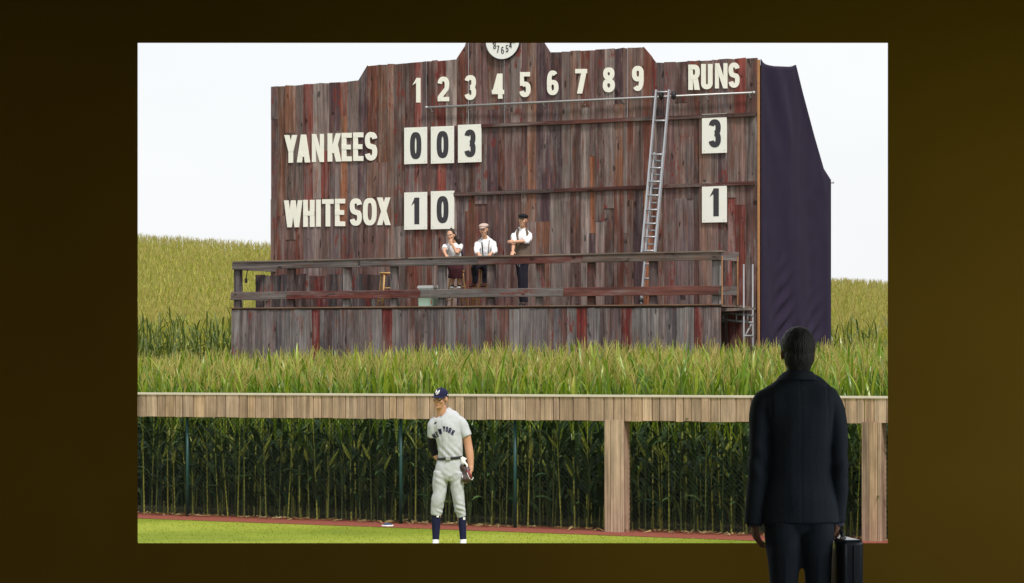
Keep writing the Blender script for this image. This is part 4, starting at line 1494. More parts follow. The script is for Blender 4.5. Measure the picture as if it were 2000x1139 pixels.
M['navy'] = cloth('navy_cloth', (0.012, 0.013, 0.045))
M['blackcloth'] = cloth('black_cloth', (0.012, 0.012, 0.016))
M['whitecloth'] = cloth('white_cotton', (0.82, 0.82, 0.84))
M['white'] = simple('white_leather', (0.8, 0.8, 0.78), 0.45, var=0.05)
M['belt'] = simple('black_belt_leather', (0.012, 0.012, 0.016), 0.35)

def crease(scale, amp, stretch=(1, 1, 1), seed=0.0, lines=3.0):
    def f(c):
        p = Vector((c.x*stretch[0]*scale+seed, c.y*stretch[1]*scale, c.z*stretch[2]*scale))
        v = noise.noise(p) + 0.5*noise.noise(p*2.1)
        return amp*math.sin(v*lines)
    return f

# ---- the ballplayer: x to the right of the photo, z up from his soles
pl = empty('person', (_p := P(877, 1075, 33.35)) and (_p.x, _p.y, 0.0))
tag(pl, 'ballplayer in grey uniform, navy cap and high navy socks standing on the outfield grass', 'person')
HMp = head_mat((-0.098, -0.035, 1.795), yaw=-30, pitch=1, roll=4, s=1.0)
mb = MB()
head(mb, HMp)
sweep(mb, [(-0.075, 0.01, 1.55, 0.075, 0.07), (-0.085, -0.005, 1.63, 0.063, 0.064), (-0.094, -0.02, 1.72, 0.06, 0.064)])
sweep(mb, [(0.0, 0, 1.0, 0.1, 0.075), (-0.01, 0.01, 1.25, 0.1, 0.07), (-0.03, 0.015, 1.5, 0.11, 0.065), (-0.05, 0.015, 1.58, 0.07, 0.055)])
# image-right arm hanging, glove hand
sweep(mb, [(0.12, 0, 1.5, 0.05, 0.05), (0.185, 0.0, 1.42, 0.056, 0.056), (0.222, 0.005, 1.27, 0.05, 0.052), (0.243, -0.015, 1.15, 0.049, 0.05), (0.256, -0.04, 1.03, 0.037, 0.037), (0.258, -0.055, 0.96, 0.032, 0.03)])
hand(mb, (0.257, -0.06, 0.965), (-0.12, -0.12, -1), (-1, -0.1, 0.1), 1, 24, 1.08)
# image-left arm, hand behind the hip
sweep(mb, [(-0.15, 0.01, 1.5, 0.05, 0.05), (-0.197, 0.03, 1.38, 0.048, 0.048), (-0.20, 0.09, 1.23, 0.043, 0.043), (-0.165, 0.10, 1.13, 0.035, 0.035), (-0.125, 0.075, 1.085, 0.03, 0.028)])
hand(mb, (-0.13, 0.075, 1.09), (0.8, -0.25, -0.5), (-0.2, 0.9, -0.2), -1, 20, 1.05)
# legs inside the trousers
sweep(mb, [(-0.06, 0, 1.0, 0.09, 0.09), (-0.12, 0, 0.6, 0.06, 0.06), (-0.155, 0.01, 0.3, 0.045, 0.045), (-0.158, 0.02, 0.08, 0.035, 0.04)])
sweep(mb, [(0.07, 0, 1.0, 0.09, 0.09), (0.12, 0, 0.6, 0.055, 0.055), (0.15, 0.01, 0.3, 0.04, 0.042), (0.168, 0.02, 0.08, 0.034, 0.04)])
body = fuse(mb, 'body', M['skin2'], pl, 0.0075, 2)
face_details(HMp, pl, True)
# hair at the nape and temples
mb = MB(); mb.ball(HMp @ Vector((0, 0.026, 0.022)), (0.0765, 0.086, 0.07), 16, mat=HMp.to_3x3()); mb.build('hair', M['hair_dark'], pl)
# cap
mb = MB()
m3 = HMp.to_3x3()
capv = []
n = 24
for i in range(9):
    th = R(90*i/8)
    for k in range(n):
        a = 2*math.pi*k/n
        rr = math.cos(th)**0.75 if i < 8 else 0.0
        capv.append(HMp @ Vector((0.083*rr*math.cos(a), 0.006+0.101*rr*math.sin(a), 0.042+0.092*math.sin(th))))
mb.add(capv, [(i*n+k, i*n+(k+1) % n, (i+1)*n+(k+1) % n, (i+1)*n+k) for i in range(8) for k in range(n)], 0, True)
mb.add([HMp @ Vector((0.0815*math.cos(2*math.pi*k/n), 0.006+0.099*math.sin(2*math.pi*k/n), 0.0425)) for k in range(n)], [tuple(reversed(range(n)))], 0)
cap_o = mb.build('cap', M['navy'], pl)
mb = MB()
bv = []
for top in (0, 1):
    for i in range(6):
        s = i/5
        for k in range(13):
            a = R(-160 + 140*k/12)
            ex = 1 + 0.72*s*math.sin(math.pi*k/12)**0.6
            x, y = 0.081*math.cos(a)*(1+0.06*s), 0.006+0.099*math.sin(a)*ex
            bv.append(HMp @ Vector((x, y, 0.046 - 0.016*s - 0.9*x*x*2.2 - 0.004*top)))
fs = []
for i in range(5):
    for k in range(12):
        a = i*13+k
        fs += [(a, a+1, a+14, a+13), (78+a+13, 78+a+14, 78+a+1, 78+a)]
for k in range(12): fs.append((65+k, 65+k+1, 78+66+k, 78+65+k))
mb.add(bv, fs, 0, True); mb.build('brim', M['navy'], cap_o)
mb = MB(); mb.ball(HMp @ Vector((0, 0.006, 0.135)), 0.008, 8); mb.build('button', M['navy'], cap_o)
# interlocked monogram on the cap, raised stitching
mb = MB()
def capstroke(pts, r=0.0042):
    out = []
    for (x, z) in pts:
        th = math.asin(min(1, max(0, (z-0.042)/0.092)))
        rr = math.cos(th)**0.75
        a = math.asin(max(-1, min(1, x/(0.083*max(rr, 0.1)))))
        out.append(HMp @ Vector((0.085*rr*math.sin(a), 0.006-0.1035*rr*math.cos(a), z)))
    mb.tube(out, r, 6)
for pts in ([(-0.02, 0.068), (-0.02, 0.085), (-0.02, 0.1)], [(-0.02, 0.1), (0.0, 0.085), (0.02, 0.066)], [(0.02, 0.066), (0.02, 0.085), (0.02, 0.102)],
            [(0, 0.06), (0, 0.07), (0, 0.084)], [(0, 0.084), (-0.012, 0.097), (-0.02, 0.112)], [(0, 0.084), (0.012, 0.097), (0.02, 0.112)], [(-0.009, 0.06), (0, 0.06), (0.009, 0.06)]):
    capstroke(pts)
mb.build('monogram', M['white'], cap_o)
mb = MB(); mb.ball(HMp @ Vector((0.0805, 0.02, 0.056)), (0.004, 0.008, 0.008), 8, mat=m3); mb.build('side_mark', M['white'], cap_o)
# jersey
mb = MB()
sweep(mb, [(0.012, 0.0, 1.075, 0.142, 0.118), (0.015, 0.0, 1.13, 0.148, 0.122), (0.015, -0.005, 1.2, 0.146, 0.122), (0.01, -0.005, 1.3, 0.153, 0.124), (-0.012, 0, 1.42, 0.168, 0.122),
           (-0.025, 0.005, 1.52, 0.178, 0.112), (-0.028, 0.01, 1.58, 0.158, 0.092), (-0.045, 0.02, 1.622, 0.1, 0.072), (-0.065, 0.022, 1.645, 0.074, 0.064)], 24, round_ends=False)
sweep(mb, [(-0.14, 0.015, 1.555, 0.06, 0.07), (-0.182, 0.015, 1.5, 0.066, 0.078), (-0.196, 0.022, 1.42, 0.058, 0.075), (-0.2, 0.035, 1.345, 0.056, 0.072)], round_ends=False)
sweep(mb, [(0.09, 0.015, 1.56, 0.06, 0.07), (0.145, 0.01, 1.5, 0.072, 0.08), (0.178, 0.005, 1.42, 0.068, 0.076), (0.212, 0.0, 1.35, 0.064, 0.07)], round_ends=False)
f1 = crease(13.0, 0.0035, (1, 1, 0.45), 3.0, 4.0)
def jf(c):
    e = 0.006*math.sin((c.z*0.8+c.x*0.9)*75)*math.exp(-((c.z-1.16)/0.08)**2)*max(0, min(1, -c.y*12))
    return f1(c)*1.0 + e
jersey = fuse(mb, 'jersey', M['greycloth'], pl, 0.007, 3, jf)
# printed club name and maker's mark, laid on the cloth
vs_ = [v.co.copy() for v in jersey.data.vertices]
bv_ = BVHTree.FromPolygons(vs_, [tuple(p.vertices) for p in jersey.data.polygons])
def lay(mbx, src_v, src_f, lift=0.0035):
    out = []
    for v in src_v:
        hit = bv_.ray_cast(Vector((v[0], -1.0, v[2])), Vector((0, 1, 0)))
        out.append((v[0], (hit[0].y if hit[0] else -0.12) - lift, v[2]))
    mbx.add(out, src_f)
def pz(x, y): return (x-877)/165.0, (1075-y)/165.0
mb = MB()
for ch, x0, x1, yc, rot in (('N', 845.5, 851, 851, -0.55), ('E', 851.8, 856.3, 847, -0.38), ('W', 856.5, 863.5, 841.5, -0.25), ('Y', 865.2, 870.2, 836.5, 0.0), ('O', 870.8, 876, 837, 0.12), ('R', 876.6, 881.9, 839.5, 0.3), ('K', 882.4, 888, 843.5, 0.45)):
    (xa, zc), (xb, _) = pz(x0, yc), pz(x1, yc)
    H = 10.5/165.0; W = (xb-xa)/H
    q_, s_2 = glyph(ch, W, 0.2)
    cxm = (xa+xb)/2
    def TR(p):
        x, z = (p[0]-W/2)*H, (p[1]-0.5)*H
        return (cxm + x*math.cos(rot) + z*math.sin(rot), 0, zc - x*math.sin(rot) + z*math.cos(rot))
    k = 0
    for quad in q_:
        a, b, c, d = [Vector(p) for p in quad]
        nn = 5
        vs = []
        for i in range(nn+1):
            t = i/nn
            vs.append(TR(a.lerp(d, t))); vs.append(TR(b.lerp(c, t)))
        lay(mb, vs, [(2*i, 2*i+1, 2*i+3, 2*i+2) for i in range(nn)], 0.004+0.0006*k); k += 1
    for pts, closed in s_2:
        Ls, Rs = stroke_strip(pts, 0.2, closed)
        nn = len(pts)
        vs = [TR(p) for p in Ls] + [TR(p) for p in Rs]
        lay(mb, vs, [(i, nn+i, nn+(i+1) % nn, (i+1) % nn) for i in range(nn if closed else nn-1)], 0.004+0.0006*k); k += 1
mb.build('lettering', M['navy'], jersey)
mb = MB()
sw = [(848.5, 825.5, 1.3), (850, 825.6, 1.9), (851.5, 824.6, 1.3), (853.5, 822.8, 0.3)]
vs = []
for x, y, hw in sw:
    x_, z_ = pz(x, y); vs += [(x_, 0, z_-hw/165), (x_, 0, z_+hw/165)]
lay(mb, vs, [(2*i, 2*i+2, 2*i+3, 2*i+1) for i in range(3)], 0.004); mb.build('maker_mark', M['navy'], jersey)
mb = MB()
vs = []
for i in range(13):
    y = 806 + (890-806)*i/12; x_, z_ = pz(863+0.05*i*4, y); vs += [(x_-0.0018, 0, z_), (x_+0.0018, 0, z_)]
lay(mb, vs, [(2*i, 2*i+1, 2*i+3, 2*i+2) for i in range(12)], 0.002); mb.build('placket', simple('cloth_seam', (0.36, 0.36, 0.36), 0.9), jersey)
# sleeve undershirt
mb = MB(); sweep(mb, [(-0.195, 0.03, 1.4, 0.05, 0.05), (-0.203, 0.06, 1.3, 0.05, 0.05), (-0.20, 0.095, 1.22, 0.048, 0.048), (-0.16, 0.1, 1.125, 0.039, 0.039)], round_ends=False)
fuse(mb, 'undersleeve', M['blackcloth'], pl, 0.008, 2)
# trousers
mb = MB()
sweep(mb, [(0.012, 0.0, 1.10, 0.143, 0.118), (0.01, 0.003, 1.03, 0.162, 0.128), (0.003, 0.006, 0.94, 0.174, 0.132), (0.0, 0.006, 0.88, 0.170, 0.125), (0.0, 0.006, 0.83, 0.12, 0.1)], 22, round_ends=False)
sweep(mb, [(-0.085, 0.0, 0.93, 0.095, 0.115), (-0.105, -0.005, 0.8, 0.089, 0.102), (-0.112, -0.012, 0.7, 0.079, 0.09), (-0.13, -0.015, 0.6, 0.078, 0.085), (-0.143, -0.005, 0.5, 0.07, 0.077), (-0.15, 0.003, 0.425, 0.064, 0.068)], round_ends=False)
sweep(mb, [(0.09, 0.0, 0.93, 0.095, 0.115), (0.095, -0.005, 0.8, 0.085, 0.1), (0.104, -0.012, 0.68, 0.074, 0.086), (0.12, -0.015, 0.57, 0.066, 0.078), (0.13, -0.008, 0.5, 0.066, 0.076), (0.14, 0.0, 0.45, 0.062, 0.068), (0.15, 0.003, 0.395, 0.053, 0.057)], round_ends=False)
f2_ = crease(12.0, 0.0035, (1, 1, 0.6), 9.0, 3.6)
def tf(c):
    e = 0.0
    e += 0.006*math.sin((c.z + 0.35*c.x)*105)*math.exp(-((c.x-0.13)/0.07)**2 - ((c.z-0.5)/0.07)**2)
    e += 0.006*math.sin((c.z + 0.5*c.x)*95)*math.exp(-((c.x+0.09)/0.06)**2 - ((c.z-0.47)/0.04)**2)
    e += 0.003*math.sin((c.z + 0.55*c.x)*85)*math.exp(-((c.x+0.08)/0.11)**2 - ((c.z-0.86)/0.1)**2)
    e += 0.003*math.sin((c.z - 0.7*c.x)*80)*math.exp(-((c.x-0.06)/0.08)**2 - ((c.z-0.84)/0.09)**2)
    return e + f2_(c)
trousers = fuse(mb, 'trousers', M['greycloth'], pl, 0.007, 12, tf)
mb = MB()
n = 30
bt_ = []
for zz, gr in ((1.082, 0.007), (1.09, 0.0095), (1.106, 0.0095), (1.114, 0.007)):
    for k in range(n):
        a = 2*math.pi*k/n
        bt_.append((0.012+(0.146+gr)*math.cos(a), (0.121+gr)*math.sin(a), zz + 0.012*math.cos(a)))
mb.add(bt_, [(i*n+k, i*n+(k+1) % n, (i+1)*n+(k+1) % n, (i+1)*n+k) for i in range(3) for k in range(n)], 0, True)
belt = mb.build('belt', M['belt'], trousers)
mb = MB(); mb.box(-0.035, 0.02, -0.139, -0.131, 1.08, 1.115); mb.build('buckle', M['galv'], belt)
# socks and shoes
for sx, rows_ in ((-1, [(-0.152, 0.003, 0.46, 0.055, 0.058), (-0.153, 0.012, 0.36, 0.056, 0.062), (-0.155, 0.012, 0.24, 0.047, 0.052), (-0.158, 0.012, 0.1, 0.038, 0.045)]),
                  (1, [(0.15, 0.003, 0.42, 0.05, 0.055), (0.155, 0.012, 0.34, 0.05, 0.058), (0.162, 0.012, 0.23, 0.043, 0.05), (0.168, 0.012, 0.1, 0.037, 0.044)])):
    mb = MB(); sweep(mb, rows_, round_ends=False); sk = fuse(mb, 'sock', M['navy'], pl, 0.008, 1)
    x0 = rows_[0][0] + (0.02 if sx < 0 else 0.03); z0 = 0.415 if sx < 0 else 0.385
    mb = MB(); mb.box(x0-0.013, x0+0.013, -0.062 if sx < 0 else -0.052, -0.045, z0-0.015, z0+0.015); mb.build('sock_mark', M['white'], sk)
    fx = rows_[-1][0]
    mb = MB()
    sweep(mb, [(fx, 0.07, 0.055, 0.036, 0.05), (fx-0.008*0, 0.02, 0.06, 0.04, 0.058), (fx-0.01, -0.06, 0.05, 0.046, 0.043), (fx-0.02, -0.14, 0.038, 0.046, 0.032), (fx-0.024, -0.185, 0.032, 0.03, 0.022)])
    sweep(mb, [(fx, 0.012, 0.135, 0.041, 0.05), (fx, 0.012, 0.06, 0.042, 0.056)])
    sh = fuse(mb, 'shoe', M['white'], pl, 0.008, 2)
    mb = MB(); mb.box(fx-0.06, fx+0.035, -0.2, 0.11, 0.0, 0.018); mb.build('sole', M['black'], sh)
# fielding glove in his hand
M['glove'] = simple('dark_glove_leather', (0.05, 0.028, 0.026), 0.45, var=0.4, scale=22, bump=0.4, bscale=50)
M['glovered'] = simple('red_glove_lacing', (0.22, 0.03, 0.03), 0.5, var=0.3, scale=30)
gl = empty('fielding_glove', (pl.location.x+0.215, pl.location.y-0.07, 0.80))
tag(gl, 'dark brown leather fielding glove with red lacing held at the hip of the ballplayer', 'glove')
mb = MB()
mb.ball((0.0, 0.0, 0.12), (0.055, 0.045, 0.085), 14)
for k, (dx, lz) in enumerate(((-0.055, 0.0), (-0.03, -0.035), (0.0, -0.045), (0.028, -0.035))):
    mb.tube([(dx*0.5, -0.02, 0.1), (dx*0.9, -0.04, 0.05), (dx, -0.03, 0.0+lz*0.4+0.03)], [0.026, 0.022, 0.016], 10)
mb.tube([(-0.03, 0.01, 0.16), (-0.062, -0.015, 0.19), (-0.065, -0.025, 0.225)], [0.03, 0.025, 0.016], 10)
g0 = fuse(mb, 'leather', M['glove'], gl, 0.007, 2)
mb = MB()
mb.tube([(0.0, -0.046, 0.16), (0.025, -0.05, 0.11), (0.05, -0.045, 0.06)], 0.010, 8)
mb.tube([(0.02, -0.045, 0.15), (0.045, -0.045, 0.1), (0.06, -0.035, 0.06)], 0.008, 8)
mb.build('lacing', M['glovered'], gl)
mb = MB(); mb.tube([(0.0, -0.055, 0.13), (0.03, -0.06, 0.06), (0.06, -0.05, 0.045), (0.075, -0.04, 0.075)], 0.004, 6); mb.tube([(-0.05, -0.05, 0.1), (-0.06, -0.05, 0.04)], 0.004, 6)
mb.build('thong', M['white'], gl)
bg = empty('batting_glove', (pl.location.x+0.168, pl.location.y-0.06, 1.0))
tag(bg, 'white batting glove tucked into the back pocket of the ballplayer', 'batting glove')
mb = MB(); mb.ball((0, 0, 0.06), (0.03, 0.025, 0.045), 10)
for k in range(4): mb.tube([(-0.02+0.014*k, 0, 0.08), (-0.028+0.022*k, -0.012, 0.12-0.012*abs(k-1))], [0.012, 0.009], 8)
mb.tube([(0.015, -0.01, 0.05), (0.045, -0.02, 0.02), (0.05, -0.02, -0.02)], [0.016, 0.014, 0.01], 8)
fuse(mb, 'fabric', M['white'], bg, 0.006, 2)
# ---- the suited man in the hall, seen from behind
MS = 14.3
mx = (1558-CX)/F*MS
man = empty('person', (mx, MS, HZ))
tag(man, 'man in a dark suit seen from behind, standing in the dark hall with a briefcase', 'person')
M['suit'] = cloth('dark_navy_suit', (0.064, 0.084, 0.11), 0.8, 0.12, 0.3, 180.0, 0.25)
M['shirt'] = cloth('blue_grey_shirt', (0.16, 0.2, 0.27), 0.8)
M['hair_grey'] = simple('short_grey_hair', (0.085, 0.09, 0.09), 0.5, var=0.45, scale=40, bump=0.8, bscale=160, stretch=(1, 1, 0.15), spec=0.4)
M['case'] = simple('black_briefcase_leather', (0.035, 0.052, 0.075), 0.3, var=0.2, scale=9, bump=0.08, bscale=220, coat=0.4)
M['shoe'] = simple('black_shoe_leather', (0.012, 0.011, 0.01), 0.3)
HMs = head_mat((0.0, 0.02, 1.657), yaw=186, pitch=-2, roll=0, s=1.02)
mb = MB(); head(mb, HMs)
sweep(mb, [(0.002, 0.0, 1.42, 0.075, 0.07), (0.002, 0.005, 1.53, 0.058, 0.062), (0.0, 0.015, 1.64, 0.054, 0.06)])
sweep(mb, [(0.01, 0, 0.8, 0.15, 0.1), (0.01, 0, 1.1, 0.13, 0.09), (0.01, 0, 1.35, 0.15, 0.09), (0.005, 0, 1.46, 0.09, 0.07)])
sweep(mb, [(-0.13, 0, 1.4, 0.045, 0.045), (-0.2, 0.02, 1.15, 0.04, 0.04), (-0.22, 0.02, 0.86, 0.03, 0.03), (-0.22, 0.02, 0.79, 0.027, 0.024)])
sweep(mb, [(0.15, 0, 1.4, 0.045, 0.045), (0.21, 0.02, 1.15, 0.04, 0.04), (0.205, 0.02, 0.86, 0.03, 0.03), (0.2, 0.02, 0.79, 0.027, 0.024)])
hand(mb, (-0.218, 0.02, 0.80), (0.08, 0.12, -1), (1, 0.25, 0.1), -1, 30, 0.97)
hand(mb, (0.2, 0.02, 0.815), (0.02, 0.02, -1), (-1, 0.15, 0), 1, 55, 0.97)
sweep(mb, [(-0.08, 0, 0.85, 0.08, 0.08), (-0.075, 0, 0.45, 0.055, 0.055), (-0.075, 0.01, 0.06, 0.04, 0.045)])
sweep(mb, [(0.09, 0, 0.85, 0.08, 0.08), (0.1, 0, 0.45, 0.055, 0.055), (0.105, 0.01, 0.06, 0.04, 0.045)])
fuse(mb, 'body', M['skin'], man, 0.007, 2)
# short cropped hair, lower at the nape
mb = MB()
mm = HMs.to_3x3()
mb.ball(HMs @ Vector((0, 0.016, 0.036)), (0.087, 0.106, 0.096), 22, mat=mm)
mb.ball(HMs @ Vector((0, 0.048, -0.02)), (0.077, 0.066, 0.08), 18, mat=mm)
mb.ball(HMs @ Vector((0, 0.05, -0.062)), (0.062, 0.05, 0.05), 16, mat=mm)
fh = crease(90, 0.0012, (1, 1, 0.25), 1.0, 2.0)
fuse(mb, 'hair', M['hair_grey'], man, 0.006, 3, fh)
# shirt collar
mb = MB(); n = 28
vs = []
for zz, g in ((1.535, 0.0), (1.574, -0.004), (1.576, -0.010), (1.535, -0.012)):
    for k in range(n):
        a = 2*math.pi*k/n
        vs.append((0.002+(0.062+g)*math.cos(a), 0.006+(0.067+g)*math.sin(a), zz + (0.012*math.sin(a) if False else -0.012*math.sin(a))))
mb.add(vs, [(i*n+k, i*n+(k+1) % n, ((i+1) % 4)*n+(k+1) % n, ((i+1) % 4)*n+k) for i in range(4) for k in range(n)], 0, True)
mb.build('shirt_collar', M['shirt'], man)
# jacket
mb = MB()
sweep(mb, [(0.01, 0, 0.797, 0.192, 0.14), (0.01, 0, 0.9, 0.184, 0.135), (0.009, 0.01, 1.0, 0.168, 0.122), (0.007, 0.01, 1.09, 0.163, 0.118), (0.008, 0, 1.22, 0.167, 0.122), (0.004, 0, 1.33, 0.184, 0.122),
           (0.004, 0.002, 1.40, 0.207, 0.112), (0.004, 0.004, 1.44, 0.205, 0.104), (0.003, 0.006, 1.472, 0.178, 0.096), (0.003, 0.006, 1.502, 0.14, 0.088), (0.002, 0.008, 1.535, 0.095, 0.081), (0.002, 0.008, 1.552, 0.071, 0.075)], 28, round_ends=False, flat=2.5)
sweep(mb, [(-0.12, 0.0, 1.435, 0.05, 0.07), (-0.165, 0.003, 1.415, 0.056, 0.078), (-0.19, 0.008, 1.34, 0.056, 0.078), (-0.2, -0.01, 1.22, 0.053, 0.068), (-0.205, -0.012, 1.1, 0.05, 0.06), (-0.213, -0.008, 0.95, 0.046, 0.054), (-0.221, 0.005, 0.79, 0.043, 0.05)], round_ends=False)
sweep(mb, [(0.13, 0.0, 1.43, 0.05, 0.07), (0.172, 0.003, 1.405, 0.056, 0.078), (0.197, 0.008, 1.33, 0.056, 0.078), (0.206, -0.01, 1.2, 0.052, 0.068), (0.213, -0.012, 1.06, 0.044, 0.06), (0.212, -0.008, 0.95, 0.044, 0.054), (0.2, 0.022, 0.805, 0.046, 0.05)], round_ends=False)
fa = crease(4.2, 0.006, (1, 1, 0.5), 5.0, 3.0)
def jk(c):
    e = fa(c)
    if abs(c.x-0.006) < 0.005 and c.y < 0: e -= 0.0015
    for sx in (-1, 1):
        e += 0.007*math.sin((c.z - sx*0.9*c.x)*46)*math.exp(-((c.x-sx*0.2)/0.06)**2 - ((c.z-1.1)/0.1)**2)
        e -= 0.0025*math.exp(-((c.x-sx*(0.142+0.02*(1.4-c.z)))/0.007)**2)*max(0, min(1, (c.z-1.1)*4))*(1 if c.y < 0 else 0)
    return e
jacket = fuse(mb, 'jacket', M['suit'], man, 0.0065, 2, jk)
mb = MB()
vs = []
for zz, g in ((1.51, 0.052), (1.535, 0.034), (1.556, 0.012), (1.557, 0.002), (1.54, 0.0)):
    for k in range(n):
        a = 2*math.pi*k/n
        vs.append((0.002+(0.064+g)*math.cos(a), 0.006+(0.070+g)*math.sin(a), zz - 0.012*math.sin(a)))
mb.add(vs, [(i*n+k, i*n+(k+1) % n, (i+1)*n+(k+1) % n, (i+1)*n+k) for i in range(4) for k in range(n)], 0, True)
mb.build('jacket_collar', M['suit'], jacket)
for k in range(4):
    mb = MB(); mb.ball((-0.244, -0.022, 0.825+0.02*k), (0.006, 0.004, 0.006), 8); mb.build('button', M['black'], jacket)
for sx, x_ in ((-1, -0.22), (1, 0.2)):
    mb = MB(); mb.tube([(x_, 0.022, 0.80), (x_, 0.022, 0.775)], [0.038, 0.037], 14); mb.build('shirt_cuff', M['shirt'], man)
# trousers
mb = MB()
sweep(mb, [(0.01, 0, 1.0, 0.15, 0.11), (0.01, 0, 0.88, 0.168, 0.118), (0.01, 0, 0.78, 0.165, 0.105), (0.012, 0, 0.74, 0.12, 0.08)], 22, round_ends=False)
sweep(mb, [(-0.078, 0, 0.88, 0.085, 0.118), (-0.075, 0, 0.8, 0.09, 0.118), (-0.072, 0, 0.7, 0.09, 0.11), (-0.066, 0.0, 0.58, 0.08, 0.092), (-0.066, 0.005, 0.45, 0.07, 0.08), (-0.07, 0.008, 0.25, 0.062, 0.074), (-0.072, 0.01, 0.03, 0.062, 0.08)], round_ends=False)
sweep(mb, [(0.096, 0, 0.88, 0.085, 0.118), (0.095, 0, 0.8, 0.09, 0.118), (0.093, 0, 0.7, 0.086, 0.11), (0.097, 0.0, 0.58, 0.072, 0.09), (0.1, 0.005, 0.45, 0.065, 0.078), (0.103, 0.008, 0.25, 0.06, 0.074), (0.105, 0.01, 0.03, 0.06, 0.08)], round_ends=False)
fb = crease(4.0, 0.005, (1, 1, 0.7), 12.0, 3.0)
def tk(c):
    e = fb(c)
    e += 0.007*math.sin((c.z-0.5*c.x)*48)*math.exp(-((c.z-0.7)/0.09)**2)*max(0, min(1, -c.y*10))
    for cx_ in (-0.07, 0.098):
        e += 0.004*math.exp(-((c.x-cx_)/0.006)**2)*(1 if c.y < 0 and c.z < 0.62 else 0)
    return e
fuse(mb, 'trousers', M['suit'], man, 0.0075, 10, tk)
for fx in (-0.073, 0.106):
    mb = MB(); sweep(mb, [(fx, -0.06, 0.04, 0.036, 0.04), (fx, 0.02, 0.05, 0.042, 0.05), (fx, 0.11, 0.04, 0.046, 0.038), (fx, 0.19, 0.03, 0.036, 0.025)]); mb.box(fx-0.042, fx+0.042, -0.09, 0.2, 0.0, 0.02)
    fuse(mb, 'shoe', M['shoe'], man, 0.008, 2)
# ---- briefcase
bc = empty('briefcase', (mx+0.2355, MS+0.06, HZ+0.355))
tag(bc, 'black leather briefcase with rounded corners held by the man in the suit', 'briefcase')
bc.rotation_euler = (0, 0, R(9))
bm = bmesh.new()
bmesh.ops.create_cube(bm, size=1.0)
bmesh.ops.scale(bm, vec=(0.11, 0.40, 0.36), verts=bm.verts)
bmesh.ops.translate(bm, vec=(0, 0, 0.18), verts=bm.verts)
bmesh.ops.bevel(bm, geom=bm.edges[:], offset=0.026, segments=4, affect='EDGES', profile=0.6)
me = bpy.data.meshes.new('shell'); bm.to_mesh(me); bm.free()
me.polygons.foreach_set('use_smooth', [True]*len(me.polygons)); setmat(me, M['case'])
shell = link(bpy.data.objects.new('shell', me), bc)
mb = MB()
pr = [(0.0585, -0.17, 0.02), (0.0585, -0.2015, 0.06), (0.0585, -0.2015, 0.3), (0.0585, -0.17, 0.345)]
mb.tube([(0.0, -0.2015, 0.03), (0.0, -0.2025, 0.18), (0.0, -0.2015, 0.33)], 0.004, 6); mb.build('seam', M['black'], shell)
mb = MB(); mb.tube([(-0.02, -0.08, 0.355), (-0.024, -0.075, 0.385), (-0.03, -0.045, 0.404), (-0.034, 0.03, 0.404), (-0.028, 0.07, 0.385), (-0.022, 0.075, 0.355)], 0.011, 10); mb.build('handle', M['case'], bc)
for yy in (-0.08, 0.075):
    mb = MB(); mb.box(-0.034, -0.008, yy-0.014, yy+0.014, 0.352, 0.368); mb.build('handle_mount', M['galv'], bc)

# ---- three people on the platform
def wpt(x, y, off):
    return b_world(b2(x, y, off))
def deck_person(px_, off, label):
    p = wpt(px_, 600, off)
    r = empty('person', (p.x, p.y, DECKZ))
    tag(r, label, 'person')
    s = F/p.y
    return r, (lambda x, y, dy=0.0: Vector(((x-px_)/s, dy, CZ-(y-YH)/s-DECKZ)))
M['maroon'] = cloth('maroon_skirt_cloth', (0.045, 0.012, 0.016))
M['darktrouser'] = cloth('charcoal_trouser_cloth', (0.016, 0.015, 0.024))
M['vest'] = cloth('taupe_waistcoat_tweed', (0.15, 0.11, 0.085), bump=0.5, bscale=120)
M['beige'] = cloth('beige_cap_cloth', (0.52, 0.39, 0.34))
M['brownshoe'] = simple('brown_shoe_leather', (0.09, 0.032, 0.02), 0.4)
def newsboy(HM, mat, parent):
    mb = MB(); m = HM.to_3x3()
    mb.ball(HM @ Vector((0, 0.015, 0.085)), (0.1, 0.112, 0.05), 18, mat=m)
    mb.ball(HM @ Vector((0, 0.012, 0.06)), (0.083, 0.1, 0.035), 16, mat=m)
    c = fuse(mb, 'cap', mat, parent, 0.008, 3)
    mb = MB(); mb.ball(HM @ Vector((0, -0.095, 0.056)), (0.066, 0.05, 0.011), 14, mat=m); mb.build('brim', mat, c)
def stool(px_, off, label, grp='wooden stools on the platform', H=0.76, wpos=None):
    p = wpt(px_, 600, off)
    r = empty('bar_stool', (p.x, p.y, DECKZ), R(20))
    tag(r, label, 'stool', grp)
    mb = MB(); mb.tube([(0, 0, H-0.035), (0, 0, H-0.006), (0, 0, H)], [0.165, 0.168, 0.155], 24); mb.build('seat', M['stool'], r)
    ft = []
    for sx, sy in ((-1, -1), (1, -1), (1, 1), (-1, 1)):
        a, b = Vector((sx*0.095, sy*0.095, H-0.03)), Vector((sx*0.165, sy*0.165, 0.0))
        mb = MB(); mb.tube([a, b], [0.019, 0.017], 8); mb.build('leg', M['stool'], r); ft.append((a, b))
    for i in range(4):
        for k in ((0.42, 0.72) if i % 2 == 0 else (0.5, 0.8)):
            mb = MB(); mb.tube([ft[i][0].lerp(ft[i][1], k), ft[(i+1) % 4][0].lerp(ft[(i+1) % 4][1], k)], 0.012, 6); mb.build('stretcher', M['stool'], r)
    return r
stool(757, 0.95, 'empty blond wooden bar stool beside the low plank screen', H=0.72)

